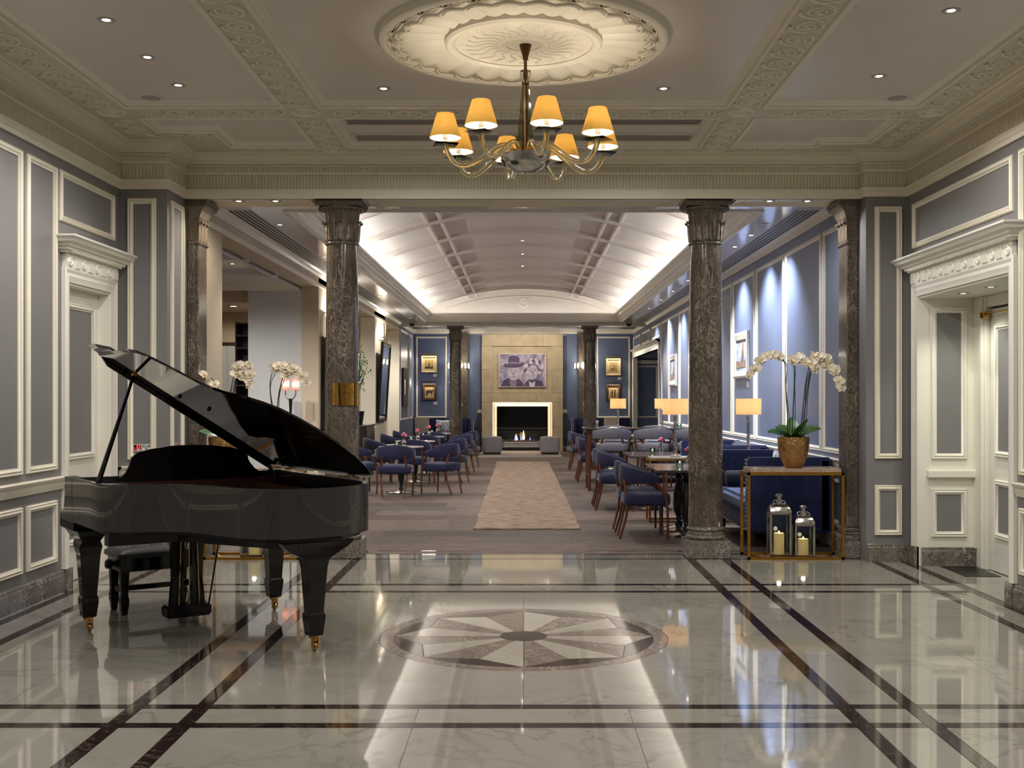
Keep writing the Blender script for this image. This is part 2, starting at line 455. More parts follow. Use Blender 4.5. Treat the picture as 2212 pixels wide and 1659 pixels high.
ye = [-2.5]+[v for y, h in YS for v in (y-h, y+h)]+[10.93]
for x in XS: piece('marble_stripe', x-HW, x+HW, -2.5, 10.688, M['stripe'], 1.9)
for j in range(0, len(ye)-1):
    for i in range(0, len(xe)-1, 2):
        if xe[i+1]-xe[i] < .02: continue
        if j % 2: piece('marble_stripe', xe[i], xe[i+1], ye[j], ye[j+1], M['stripe'], 1.9)
        elif not (abs(xe[i]+1.5225) < .01 and abs(ye[j]-5.4475) < .01):
            if ye[j] > 10.7: MB().box(xe[i], xe[i+1], ye[j], ye[j+1], -.02, 0).build('threshold_board', M['plank'], floor)
            else: piece('marble_slab', xe[i]+G, xe[i+1]-G, ye[j]+G, ye[j+1]-G, M['marble'])
piece('marble_slab', 3.55, 4.3, 7.9, 10.1, M['marble'])
piece('marble_slab', -3.76, -3.6, 8.7, 9.72, M['marble'])
MB().box(3.72, 4.02, 9.35, 9.93, -.001, .004).build('door_mat_plate', M['darkmetal'], floor)
# medallion
MC = (0, 7.02); RO, RI, RV, RD = .905, .815, .667, .15
def pol(r, a): return (MC[0]+r*math.cos(a), MC[1]+r*math.sin(a))
x0, x1, y0, y1 = -1.5225, 1.5225, 5.4475, 8.5925
for q, (sx, sy) in enumerate(((1,1), (-1,1), (-1,-1), (1,-1))):
    a0 = q*PI/2
    arc = [pol(RO+G, a0+PI/2*i/14) for i in range(15)]
    cxn = (x1-G if sx > 0 else x0+G, y1-G if sy > 0 else y0+G)
    e1 = (cxn[0], arc[-1][1]) if q % 2 else (arc[-1][0], cxn[1])
    e0 = (arc[0][0], cxn[1]) if q % 2 else (cxn[0], arc[0][1])
    poly = [e0, cxn, e1]+arc[::-1]
    MB().prism([(x+G*sx, y+G*sy) for x, y in poly], -.02, 0).build('marble_slab', M['marble'], floor)
for k in range(8):
    f = k*PI/4-PI/2
    seg = [pol(RO-G, f+PI/4*i/8) for i in range(9)]+[pol(RI+G, f+PI/4*(8-i)/8) for i in range(9)]
    MB().prism(seg, -.02, 0).build('medallion_ring_piece', M['grey_marble'], floor)
    bg = [pol(RI-G, f+.006+(PI/4-.012)*i/10) for i in range(11)]+[pol(RV+G*2, f+PI/8)]
    MB().prism(bg, -.02, 0).build('medallion_ground_piece', M['stripe'], floor)
    for sg, mm in ((-1, 'cream_marble'), (1, 'grey_marble')):
        ray = [pol(RD+G, f+.01*sg), pol(RI-G*2, f+.002*sg), pol(RV-G, f+sg*(PI/8-.002)), pol(RD+G, f+sg*(PI/8-.01))]
        MB().prism(ray if sg > 0 else ray[::-1], -.02, 0).build('medallion_ray', M[mm], floor)
MB().prism([pol(RD-G, 2*PI*i/40) for i in range(40)], -.02, 0).build('medallion_centre', M['stripe'], floor)

# ---- mouldings
PANEL = [(0, 0), (0, .014), (.008, .024), (.016, .018), (.03, .026), (.04, .012), (.05, .008), (.05, 0)]
def wallpanel(parent, side, a0, a1, z0, z1, plane, m='trim', name='panel_moulding', prof=PANEL):
    """Mitred moulding on a wall: side 'L' faces +x, 'R' faces -x, 'F' faces -y."""
    if side == 'L': b = MB().rframe((plane, a0, z0), (0,1,0), (0,0,1), (1,0,0), a1-a0, z1-z0, prof)
    elif side == 'R': b = MB().rframe((plane, a0, z0), (0,1,0), (0,0,1), (-1,0,0), a1-a0, z1-z0, prof)
    else: b = MB().rframe((a0, plane, z0), (1,0,0), (0,0,1), (0,-1,0), a1-a0, z1-z0, prof)
    return b.build(name, M[m], parent, smooth=35)
RAIL = [(0, .80), (.018, .80), (.022, .815), (.03, .83), (.032, .86), (.05, .875), (.055, .892), (.045, .90), (0, .90)]
# ---- left wall
wl = struct('wall_left', 'grey panelled lobby wall with ivory mouldings behind the piano')
b = MB()
b.box(-3.8, XL, -2.6, 8.74, 0, 3.9); b.box(-3.8, XL, 9.67, 10.9, 0, 3.9); b.box(-3.8, XL, 8.74, 9.67, 2.42, 3.9)
b.box(XL, -3.17, 9.88, 10.9, 0, 3.6)
b.build('wall_surface', M['wall_grey'], wl)
for a0, a1 in ((-2.1,.9), (1.1,3.2), (3.4,5.5), (5.7,7.95), (8.03,8.54)):
    wallpanel(wl, 'L', a0, a1, .955, 3.275, XL); wallpanel(wl, 'L', a0, a1, .245, .72, XL)
wallpanel(wl, 'L', 8.6, 9.74, 2.88, 3.278, XL)
wallpanel(wl, 'F', -3.52, -3.265, .957, 3.28, 9.88)
wallpanel(wl, 'L', 9.97, 10.32, .957, 3.28, -3.17)
MB().sweep(RAIL, [(XL, -2.5), (XL, 8.65)]).build('chair_rail', M['trim'], wl, smooth=35)
MB().sweep(RAIL, [(XL, 9.80), (XL, 9.88), (-3.17, 9.88), (-3.17, 10.36)]).build('chair_rail', M['trim'], wl, smooth=35)
# ---- right wall
wr = struct('wall_right', 'grey panelled lobby wall with ivory mouldings and a deep doorway')
b = MB()
b.box(XR, 3.8, -2.6, 8.1, 0, 3.9); b.box(XR, 4.4, 10.0, 10.9, 0, 3.9); b.box(XR, 3.8, 8.1, 10.0, 2.42, 3.9)
b.box(3.155, XR, 10.24, 10.9, 0, 3.6)
b.box(4.3, 4.4, 7.7, 10.0, 0, 2.6); b.box(3.8, 4.4, 7.6, 7.7, 0, 2.6); b.box(3.8, 4.4, 7.7, 10.0, 2.42, 2.6)
b.build('wall_surface', M['wall_grey'], wr)
for a0, a1 in ((-2.1,.9), (1.1,3.2), (3.4,5.5), (5.7,7.93)):
    wallpanel(wr, 'R', a0, a1, .955, 3.275, XR); wallpanel(wr, 'R', a0, a1, .245, .72, XR)
wallpanel(wr, 'R', 8.04, 10.1, 2.86, 3.268, XR)
wallpanel(wr, 'F', 3.234, 3.486, .945, 3.27, 10.24); wallpanel(wr, 'F', 3.234, 3.486, .241, .702, 10.24)
MB().sweep(RAIL, [(XR, 7.97), (XR, -2.5)]).build('chair_rail', M['trim'], wr, smooth=35)
# wall behind the camera
wb = struct('wall_front', 'grey lobby wall behind the viewpoint')
MB().box(-3.8, 3.8, -2.7, -2.5, 0, 3.9).build('wall_surface', M['wall_grey'], wb)
for a0, a1 in ((-3.3,-1.6), (-1.4,1.4), (1.6,3.3)):
    MB().rframe((a0, -2.5, .95), (1,0,0), (0,0,1), (0,1,0), a1-a0, 2.3, PANEL).build('panel_moulding', M['trim'], wb, smooth=35)
# ---- marble skirtings
SK = [(0, .165), (.02, .165), (.026, .158), (.026, .14), (.034, .13), (.034, 0)]
bl = struct('baseboard_left', 'veined grey marble skirting along the left lobby wall')
MB().sweep(SK, [(XL, -2.5), (XL, 8.66)]).build('skirting_run', M['skirt'], bl)
MB().sweep(SK, [(XL, 9.79), (XL, 9.88), (-3.17, 9.88), (-3.17, 10.5)]).build('skirting_run', M['skirt'], bl)
br = struct('baseboard_right', 'veined grey marble skirting along the right lobby wall')
MB().sweep(SK, [(XR, 8.0), (XR, -2.5)]).build('skirting_run', M['skirt'], br)
MB().sweep(SK, [(3.16, 10.24), (XR, 10.24), (XR, 10.08)]).build('skirting_run', M['skirt'], br)
MB().sweep(SK, [(3.57, 10.0), (4.06, 10.0), (4.06, 9.9)]).build('skirting_run', M['skirt'], br)
# ---- cornice round the lobby
CPATH = [(XL, -2.5), (XL, 9.88), (-3.17, 9.88), (-3.17, 10.38), (3.155, 10.38), (3.155, 10.24), (XR, 10.24), (XR, -2.5)]
co = struct('trim_1', 'ivory plaster cornice with fluted frieze round the lobby')
MB().sweep([(0, 3.36), (.02, 3.36), (.02, 3.395), (.03, 3.40), (.03, 3.43), (.042, 3.443), (0, 3.445)], CPATH).build('architrave', M['trim'], co)
MB().sweep([(.002, 3.443), (.002, 3.59)], CPATH).build('frieze', M['trim'], co)
MB().sweep([(0, 3.585), (.016, 3.588), (.026, 3.606), (.026, 3.652), (.042, 3.662), (.042, 3.672), (0, 3.673)], CPATH).build('bed_moulding', M['trim'], co)
MB().sweep([(.03, 3.672), (.05, 3.685), (.052, 3.70), (.075, 3.708), (.08, 3.725), (.095, 3.742), (.125, 3.75), (.125, 3.762), (.155, 3.772), (0, 3.772)], CPATH).build('crown_moulding', M['trim'], co, smooth=30)
fl = MB(); dn = MB()
for (p, q) in zip(CPATH[:-1], CPATH[1:]):
    p, q = Vector(p), Vector(q); L_ = (q-p).length; d = (q-p)/L_; nr = Vector((d.y, -d.x))
    n_ = int(L_/.03)
    for i in range(n_):
        c = p+d*(i+.5)*L_/n_
        if c.y < 4.5: continue
        fl.obox((c.x+nr.x*.006, c.y+nr.y*.006, 3.514), (d.x*.008, d.y*.008, 0), (nr.x*.006, nr.y*.006, 0), (0, 0, .064))
        dn.obox((c.x+nr.x*.032, c.y+nr.y*.032, 3.63), (d.x*.008, d.y*.008, 0), (nr.x*.006, nr.y*.006, 0), (0, 0, .02))
tag(fl.build('fluting', M['trim'], co), kind='stuff'); tag(dn.build('dentils', M['trim'], co), kind='stuff')
# ---- beam over the columns
bm_ = struct('trim_2', 'ivory plaster beam carried by the marble columns')
b = MB(); b.box(-3.17, 3.155, 10.381, 10.78, 3.44, 3.9); b.box(-3.17, 3.155, 10.34, 10.40, 3.36, 3.45); b.box(-3.17, 3.155, 10.74, 10.78, 3.36, 3.45)
b.box(-3.17, 3.155, 10.40, 10.74, 3.385, 3.44)
b.build('beam_body', M['trim'], bm_)
for xa, xb in ((-3.1, -2.0), (-1.48, 1.48), (2.0, 3.1)):
    MB().rframe((xa, 10.40, 3.385), (1,0,0), (0,1,0), (0,0,-1), xb-xa, .34, [(0,.02), (.02,.02), (.035,.006), (.06,.004), (.06,0)]).build('soffit_panel', M['trim'], bm_)
for x in (-1.73, 1.736):
    MB().box(x-.225, x+.225, 10.325, 10.80, 3.36, 3.447).build('column_block', M['trim'], bm_)
# ---- lobby ceiling
ce = struct('ceiling_lobby', 'cream coffered plaster ceiling with scroll bands')
MB().box(-3.8, 4.0, -2.7, 10.45, ZC, 4.0).build('ceiling_plane', M['ceil'], ce)
BX = (-3.09, -1.89, -1.57, 1.57, 1.89, 3.06)
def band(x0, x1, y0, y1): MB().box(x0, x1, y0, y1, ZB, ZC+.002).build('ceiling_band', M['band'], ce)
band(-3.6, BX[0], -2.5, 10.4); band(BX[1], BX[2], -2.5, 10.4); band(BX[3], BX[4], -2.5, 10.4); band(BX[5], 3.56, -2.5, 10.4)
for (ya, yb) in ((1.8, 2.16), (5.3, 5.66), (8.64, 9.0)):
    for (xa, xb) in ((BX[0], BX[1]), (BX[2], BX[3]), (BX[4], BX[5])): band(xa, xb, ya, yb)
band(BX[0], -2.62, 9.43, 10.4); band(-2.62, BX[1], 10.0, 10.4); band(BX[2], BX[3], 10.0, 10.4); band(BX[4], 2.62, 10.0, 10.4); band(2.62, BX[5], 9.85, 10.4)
CM = [(-.03, 3.771), (-.03, 3.762), (-.018, 3.756), (-.006, 3.762), (.002, 3.778), (.014, 3.786), (.03, 3.790), (.05, 3.806)]
coffers = []
for (ya, yb) in ((-2.5, 1.8), (2.16, 5.3), (5.66, 8.64)):
    for (xa, xb) in ((BX[0], BX[1]), (BX[2], BX[3]), (BX[4], BX[5])):
        coffers.append([(xa, ya), (xa, yb), (xb, yb), (xb, ya)])
coffers += [[(BX[0], 9.0), (BX[0], 9.43), (-2.62, 9.43), (-2.62, 10.0), (BX[1], 10.0), (BX[1], 9.0)],
            [(BX[2], 9.0), (BX[2], 10.0), (BX[3], 10.0), (BX[3], 9.0)],
            [(BX[4], 9.0), (BX[4], 10.0), (2.62, 10.0), (2.62, 9.85), (BX[5], 9.85), (BX[5], 9.0)]]
bead = MB()
for c in coffers:
    MB().sweep(CM, c, True).build('coffer_moulding', M['relief'], ce, smooth=30)
    if c[0][1] < 5: continue
    m = len(c)
    for i in range(m):
        p, q = Vector(c[i]), Vector(c[(i+1) % m]); L_ = (q-p).length; d = (q-p)/L_; nr = Vector((d.y, -d.x))
        k = int(L_/.026)
        for j in range(k):
            s_ = p+d*(j+.5)*L_/k-nr*.042
            r = .0075
            bead.add([(s_.x+r, s_.y, ZB), (s_.x, s_.y+r, ZB), (s_.x-r, s_.y, ZB), (s_.x, s_.y-r, ZB), (s_.x, s_.y, ZB-r)], [(0,1,4), (1,2,4), (2,3,4), (3,0,4)])
tag(bead.build('bead_row', M['relief'], ce), kind='stuff')
# running scrolls
sb = MB(); PIT = .26
NSP = 46
outp = [((.012+.100*(i/NSP))*math.cos(PI/2+2*PI*2.25*(i/NSP-1)), (.012+.100*(i/NSP))*math.sin(PI/2+2*PI*2.25*(i/NSP-1)), 0) for i in range(NSP+1)]
lk = smoothp([(0, .112), (.045, .104), (.09, .066), (.13, 0), (.165, -.055), (.21, -.085), (.26, -.092)], 3)
sb.tube(outp+[(x, y, 0) for x, y in lk[1:]], .0105, 6)
sb.sphere((0, 0, 0), .02, 8, 4)
sb.v = [(x, y, z*1.6) for x, y, z in sb.v]
scroll_me = sb.mesh('scroll_relief', M['relief'], 70)
def scroll_run(x0, y0, x1, y1, sc=1.0, wsc=1.0):
    d = Vector((x1-x0, y1-y0)); L_ = d.length; k = max(1, round(L_/(PIT*sc))); st = L_/k; a = math.atan2(d.y, d.x)
    for i in range(k):
        c = Vector((x0, y0))+d*((i+.5)/k)
        link('scroll_relief', scroll_me, ce, mw=Matrix.Translation((c.x, c.y, ZB)) @ Matrix.Rotation(a, 4, 'Z') @ Matrix.Diagonal((st/PIT, wsc, 1, 1)))
ym = 8.82
for x in (-1.73, 1.73):
    scroll_run(x, 4.6, x, 8.64); scroll_run(x, 9.02, x, 9.98, .95)
scroll_run(-3.27, 4.6, -3.27, 8.64, 1, .95); scroll_run(3.24, 4.6, 3.24, 8.64, 1, .95)
scroll_run(-3.27, 9.0, -3.27, 9.5, .9, .95); scroll_run(3.24, 9.0, 3.24, 9.95, 1, .9)
for xa, xb in ((-3.07, -1.91), (-1.55, 1.55), (1.91, 3.04)):
    scroll_run(xa, ym, xb, ym, .98); scroll_run(xa if xa > -3 else -2.6, 10.12, xb if xb < 3 else 2.6, 10.12, 1, .72)
scroll_run(-3.1, 9.58, -2.7, 9.58, .8, .8)
rb = MB().ring([(.085, 0), (.10, -.012), (.115, 0)], 24).ring([(.03, 0), (.04, -.01), (.05, 0)], 16)
boss_me = rb.mesh('circle_relief', M['relief'], 50)
for x, y in ((-1.73, ym), (1.73, ym), (-3.27, ym), (3.24, ym), (-1.73, 10.12), (1.73, 10.12)): link('circle_relief', boss_me, ce, (x, y, ZB))
# air grilles above the beam
for ya, yb in ((9.12, 9.32), (9.66, 9.9)):
    g = thing('ceiling_grille', 'long linear air grille in the lobby ceiling, '+('nearer the chandelier' if ya < 9.5 else 'nearer the column beam'), 'air grille', (0, (ya+yb)/2, ZC), 0, 'linear ceiling grilles')
    h = (yb-ya)/2
    MB().box(-1.5, 1.5, -h, h, -.004, 0).build('backing', M['ceil'], g)
    MB().rframe((-1.5, -h-.02, 0), (1,0,0), (0,1,0), (0,0,-1), 3.0, 2*h+.04, [(0,0), (0,.014), (.02,.014), (.02,0)]).build('frame', M['ceil'], g)
    for k in range(5):
        y = -h+(k+.5)*2*h/5
        MB().box(-1.47, 1.47, y-.009, y+.009, -.0055, -.003).build('slot', M['black'], g)
# ---- rosette
RC = (0, 7.12)
ro = struct('trim_3', 'round plaster ceiling rose with scalloped shell rim above the chandelier')
ro.location = (*RC, ZC)
MB().ring([(.845,0), (.85,-.03), (.865,-.045), (.885,-.05), (.905,-.05), (.92,-.04), (.925,-.02), (.925,0)], 96).build('outer_rim', M['relief'], ro, smooth=40)
bb = MB()
for i in range(150): a = 2*PI*i/150; bb.sphere((.868*math.cos(a), .868*math.sin(a), -.045), .009, 6, 4)
tag(bb.build('bead_ring', M['relief'], ro, smooth=60), kind='stuff')
NS = 28
sh = MB(); rings = []
for i in range(13):
    t = i/12; rr = .49+(.85-.49)*t
    rings.append([(rr*math.cos(2*PI*j/(NS*8)), rr*math.sin(2*PI*j/(NS*8)), -.006-.030*abs(math.sin(PI*j/8))*(.5+.5*t)-.012*t*t) for j in range(NS*8)])
sh.loft(rings, caps=False).build('shell_dish', M['relief'], ro, smooth=25)
sw = MB().tube([(.79+.045*math.sin(PI*i/8), (i/8-.5)*.176, -.060) for i in range(9)], .009, 6).tube([(.765+.045*math.sin(PI*i/8), (i/8-.5)*.15, -.056) for i in range(9)], .008, 6)
swm = sw.mesh('swag', M['relief'], 50)
for k in range(NS): link('swag', swm, ro, rz=2*PI*(k+.5)/NS)
MB().ring([(.44,0), (.44,-.045), (.46,-.055), (.475,-.05), (.49,-.055), (.505,-.04), (.505,0)], 72).build('inner_rim', M['relief'], ro, smooth=40)
MB().lathe([(0,-.03), (.12,-.032), (.2,-.03), (.3,-.035), (.44,-.04)], 48).build('inner_disc', M['relief'], ro, smooth=60)
pt = MB().tube([(.17+.2*i/8, .03*math.sin(i/8*2*PI), -.038) for i in range(9)], [.007+.005*(i/8) for i in range(9)], 5).sphere((.385,.005,-.038), .028, 8, 4, (1,.8,.5))
ptm = pt.mesh('leaf_relief', M['relief'], 50)
for k in range(24): link('leaf_relief', ptm, ro, rz=2*PI*k/24)
MB().ring([(.10,-.02), (.11,-.045), (.14,-.05), (.155,-.035)], 40).build('centre_ring', M['relief'], ro, smooth=40)

# ---- doorcases
def doorcase(name, label, side, ya, yb, x, parent_thing=None):
    """Moulded casing and entablature on a side wall. ya..yb is the opening."""
    d = struct(name, label); s = 1 if side == 'L' else -1
    def P(off, y, z): return (x+s*off, y, z)
    cas = [(0,0), (0,.03), (.02,.036), (.045,.026), (.07,.03), (.10,.018), (.115,.016), (.115,-.09)]
    wv = .115
    # U-shaped casing: left jamb, head, right jamb
    rings = []
    for (i, t) in cas:
        rings.append([P(t, ya-wv+i, 0), P(t, ya-wv+i, 2.42+wv-i), P(t, yb+wv-i, 2.42+wv-i), P(t, yb+wv-i, 0)])
    MB().loft(rings, caps=False, closed=False).build('casing', M['trim_white'], d, smooth=30)
    y0, y1 = ya-.10, yb+.10
    b = MB(); xa, xb = sorted((x, x+s*.035)); b.box(xa, xb, y0, y1, 2.52, 2.64); b.build('frieze', M['trim_white'], d)
    k = max(5, round((y1-y0)/.13)); st = (y1-y0)/k
    for i in range(k):
        yc = y0+(i+.5)*st
        if i % 2 == 0:
            r_ = MB().ring([(.022,0), (.028,-.012), (.04,-.010), (.044,0)], 14).lathe([(0,-.012), (.012,-.01), (.018,0)], 8)
            r_.rot(Matrix.Rotation(s*PI/2, 4, 'Y') @ Matrix.Rotation(PI, 4, 'X')).rot(Matrix.Translation((x+s*.036, yc, 2.58)))
            r_.build('rosette', M['trim_white'], d, smooth=50)
        else:
            f_ = MB()
            for q in range(5): f_.box(*sorted((x+s*.035, x+s*.047)), yc-.05+q*.022, yc-.038+q*.022, 2.535, 2.625)
            f_.build('triglyph', M['trim_white'], d)
    prof = [(0,2.64), (.05,2.64), (.055,2.655), (.075,2.66), (.075,2.675), (.095,2.685), (.10,2.70), (.135,2.715), (.145,2.735), (.165,2.75), (.165,2.765), (0,2.775)]
    path = [(x, y0), (x, y0), (x, y1)]
    pts = [(y0, 0), (y1, 0)]
    rings = []
    for (o, z) in prof: rings.append([P(0, y0-o, z), P(o, y0-o, z), P(o, y1+o, z), P(0, y1+o, z)])
    MB().loft(rings, caps=False, closed=False).build('hood_cornice', M['trim_white'], d, smooth=25)
    dt = MB()
    k = int((y1-y0)/.04)
    for i in range(k): dt.box(*sorted((x+s*.05, x+s*.08)), y0+i*.04, y0+i*.04+.022, 2.645, 2.668)
    tag(dt.build('dentils', M['trim_white'], d), kind='stuff')
    for yy in (ya-wv, yb): MB().box(*sorted((x, x+s*.045)), yy, yy+wv, 0, .17).build('plinth_block', M['skirt'], d)
    return d
def doorleaf(parent, side, ya, yb, x, ztop):
    """White framed door leaf with grey panels, facing +x (L) or -x (R)."""
    s = 1 if side == 'L' else -1
    lf = MB().box(*sorted((x-s*.045, x)), ya, yb, .006, ztop).build('door_leaf', M['trim_white'], parent, bev=.002)
    for z0, z1 in ((1.0, ztop-.14), (.30, .80)):
        ia = .11
        MB().box(*sorted((x-s*.002, x+s*.003)), ya+ia+.05, yb-ia-.05, z0+.05, z1-.05).build('door_panel', M['wall_grey'], lf)
        wallpanel(lf, side, ya+ia, yb-ia, z0, z1, x, 'trim_white', 'panel_moulding')
    return lf
d1 = doorcase('door_1', 'closed ivory panelled door with hood cornice behind the piano', 'L', 8.77, 9.66, XL)
doorleaf(d1, 'L', 8.77, 9.66, -3.70, 2.42)
b = MB(); b.box(-3.76, -3.6, 8.74, 8.775, 0, 2.42); b.box(-3.76, -3.6, 9.655, 9.67, 0, 2.42); b.box(-3.76, -3.6, 8.775, 9.655, 2.40, 2.42)
b.build('door_jamb', M['trim_white'], d1)
kb = MB().lathe([(0,0), (.02,0), (.008,.02), (.022,.04), (.024,.055), (0,.062)], 12).rot(Matrix.Translation((-3.70, 8.86, .93)) @ Matrix.Rotation(PI/2, 4, 'Y'))
kb.build('door_knob', M['brass'], d1, smooth=40)
d2 = doorcase('door_2', 'deep ivory doorway with lit soffit and half open white door', 'R', 8.1, 9.98, XR)
b = MB(); b.box(XR, 4.3, 9.985, 10.0, .15, 2.42); b.box(XR, 4.3, 8.1, 10.0, 2.40, 2.42)
b.box(XR, 4.3, 8.06, 8.1, 0, 2.42)
b.build('door_lining', M['trim_white'], d2)
for z0, z1 in ((.958, 2.32), (.257, .69)):
    MB().box(3.69, 3.95, 9.980, 9.986, z0+.03, z1-.03).build('reveal_panel', M['wall_grey'], d2)
    wallpanel(d2, 'F', 3.66, 3.98, z0, z1, 9.985, 'trim_white')
MB().box(3.62, 4.05, 9.93, 9.985, .79, .86).build('reveal_rail', M['trim_white'], d2, bev=.008)
b = MB(); b.box(4.04, 4.12, 9.72, 9.985, 0, 2.40); b.box(4.02, 4.06, 9.76, 9.80, 0, 2.40); b.box(4.05, 4.3, 8.06, 9.72, 2.30, 2.40)
b.build('inner_jamb', M['trim_white'], d2, bev=.006)
lf2 = doorleaf(d2, 'R', 8.3, 9.70, 4.08, 2.28)
MB().box(4.0, 4.06, 9.66, 9.74, 2.20, 2.26).build('door_closer', M['brass'], d2, bev=.004)
MB().bar((4.02, 9.68, 2.235), (4.05, 9.1, 2.245), .012, .012).build('closer_arm', M['brass'], d2)
kn = MB().lathe([(0,0), (.02,0), (.008,.02), (.022,.04), (.024,.055), (0,.062)], 12).rot(Matrix.Translation((4.08, 9.1, 1.05)) @ Matrix.Rotation(-PI/2, 4, 'Y'))
kn.build('door_knob', M['brass'], d2, smooth=40)

# ---- columns and pilasters
def torus_prof(r, z0, z1, n=6):
    h = (z1-z0)/2
    return [(r+h*math.cos(a), z0+h+h*math.sin(a)) for a in [-PI/2+PI*i/n for i in range(n+1)]]
def column(label, x, y, H=3.36):
    c = thing('marble_column', label, 'column', (x, y, 0), 0, 'veined marble columns', 'structure')
    MB().box(-.205, .205, -.205, .205, 0, .168).build('plinth', M['skirt'], c, bev=.004)
    pr = [(.15, .168)]+torus_prof(.165, .168, .215)+[(.172,.218), (.17,.225), (.168,.24), (.172,.25)]+torus_prof(.168, .252, .28)+[(.166,.285), (.165,.29), (0,.29)]
    MB().lathe(pr, 40).build('base_moulding', M['skirt'], c, smooth=40)
    sp = []
    for i in range(15):
        t = i/14; z = .285+(H-.405-.285)*t
        sp.append((.163-.016*t**1.7, z))
    MB().lathe(sp, 40).build('shaft', M['column'], c, smooth=60)
    z0 = H-.405
    MB().lathe([(.145,z0-.005)]+torus_prof(.150, z0, z0+.028)+[(.15,z0+.03), (.156,z0+.036), (.156,z0+.042), (.145,z0+.045)], 40).build('astragal', M['column'], c, smooth=40)
    bl_ = MB(); N = 80; rings = []
    for z, r in ((z0+.04,.147), (z0+.2,.15), (z0+.30,.158), (z0+.325,.172), (z0+.345,.195)):
        rings.append([((r+.006*(1 if (j//2) % 2 else -.6))*math.cos(2*PI*j/N), (r+.006*(1 if (j//2) % 2 else -.6))*math.sin(2*PI*j/N), z) for j in range(N)])
    bl_.loft(rings); bl_.build('capital_bell', M['capital'], c, smooth=30)
    lm = leaf_capital_mesh()
    for k in range(10): link('acanthus_leaf', lm, c, (0, 0, z0+.04), 2*PI*k/10+.31)
    MB().lathe([(.18,H-.065), (.205,H-.075), (.215,H-.06), (.21,H-.045), (.19,H-.04)], 40).build('echinus', M['capital'], c, smooth=50)
    eg = MB()
    for k in range(32): a = 2*PI*k/32; eg.sphere((.213*math.cos(a), .213*math.sin(a), H-.06), .015, 6, 4, (.8,.8,1.1))
    tag(eg.build('egg_moulding', M['capital'], c, smooth=60), kind='stuff')
    ab = MB()
    for z_a, z_b, h in ((H-.045, H-.028, .205), (H-.028, H-.012, .215), (H-.012, H, .222)): ab.box(-h, h, -h, h, z_a, z_b)
    ab.build('abacus', M['capital'], c)
    return c
_lc = []
def leaf_capital_mesh():
    if _lc: return _lc[0]
    b = MB(); n = 8; rows = []
    for i in range(n+1):
        t = i/n; z = .19*t; w = .038*(1-.35*t)*(1+.18*math.sin(t*16)); off = .150+.006*t+(.034*(max(0, t-.8)/.2)**1.5)
        z2 = z if t < .9 else z-.006
        rows.append([(off, -w, z2), (off+.012, -w*.5, z2), (off+.016, 0, z2+.004), (off+.012, w*.5, z2), (off, w, z2)])
    b.loft(rows, caps=False, closed=False)
    b.tube([(.18,-.03,.172), (.19,0,.176), (.18,.03,.172)], .012, 6)
    b.tube([(.160,0,0), (.168,0,.08), (.172,0,.16)], .005, 5)
    _lc.append(b.mesh('acanthus_leaf', M['capital'], 50)); return _lc[0]
colL = column('marble column with brass plate standing behind the piano', -1.73, 10.6)
colR = column('marble column beside the gold console table with the orchid', 1.736, 10.6)
column('far marble column beside the fireplace, on the round table side', -1.75, 28.6)
column('far marble column beside the fireplace, on the bar table side', 1.70, 28.6)
# brass plate on the front column
pl = thing('brass_plate', 'polished brass plate wrapped round the marble column behind the piano', 'plaque', (-1.73, 10.6, 1.435))
MB().lathe([(.160,0), (.172,0), (.172,.213), (.160,.213)], 24, (0,0,0), R(-118), R(-8)).build('plate', M['brass'], pl, smooth=40)
for a, z in ((-112, .015), (-112, .198), (-14, .015), (-14, .198)):
    MB().sphere((.173*math.cos(R(a)), .173*math.sin(R(a)), z), .006, 8, 4).build('stud', M['brass'], pl, smooth=60)
for i in range(9):
    if i % 4 != 3: MB().lathe([(.1722,.11), (.1728,.11), (.1728,.118), (.1722,.118)], 4, (0,0,0), R(-84+i*4.6), R(-81+i*4.6)).build('engraved_line', M['bronze_dark'], pl)
def pilaster(label, side, x, y):
    """Half pilaster on a side wall; side 'L' faces +x."""
    s = 1 if side == 'L' else -1
    c = thing('marble_pilaster', label, 'pilaster', (x, y, 0), 0 if s > 0 else PI, 'veined marble pilasters', 'structure')
    def bx(nm, d0, d1, h, z0, z1, m, bev=.004): return MB().box(d0, d1, -h, h, z0, z1).build(nm, M[m], c, bev=bev)
    bx('plinth', 0, .16, .19, 0, .168, 'skirt')
    b = MB()
    for z0, z1, d_, h in ((.168,.215,.155,.185), (.215,.25,.13,.16), (.25,.285,.14,.168)): b.box(0, d_, -h, h, z0, z1)
    b.build('base_moulding', M['skirt'], c, bev=.008)
    bx('shaft', 0, .11, .14, .285, 2.96, 'column', .01)
    bx('astragal', 0, .125, .155, 2.95, 2.99, 'column', .012)
    rings = []
    for z, d_, h in ((2.99,.112,.142), (3.2,.118,.147), (3.27,.15,.175), (3.30,.18,.2)): rings.append([(0,-h,z), (d_,-h,z), (d_,h,z), (0,h,z)])
    MB().loft(rings).build('capital_bell', M['capital'], c)
    lm = leaf_capital_mesh()
    for yy in (-.1, 0, .1): link('acanthus_leaf', lm, c, (-.045, yy, 2.99))
    fb = MB()
    for k in range(9): fb.box(.112, .126, -.13+k*.032, -.116+k*.032, 3.17, 3.27)
    fb.build('capital_fluting', M['capital'], c)
    b = MB(); b.box(0, .19, -.205, .205, 3.30, 3.33); b.box(0, .205, -.215, .215, 3.33, 3.36); b.build('abacus', M['capital'], c)
pilaster('marble pilaster on the cream pier behind the raised piano lid', 'L', -3.17, 10.6)
pilaster('marble pilaster between the blue wall and the grey pier by the doorway', 'R', 3.155, 10.6)
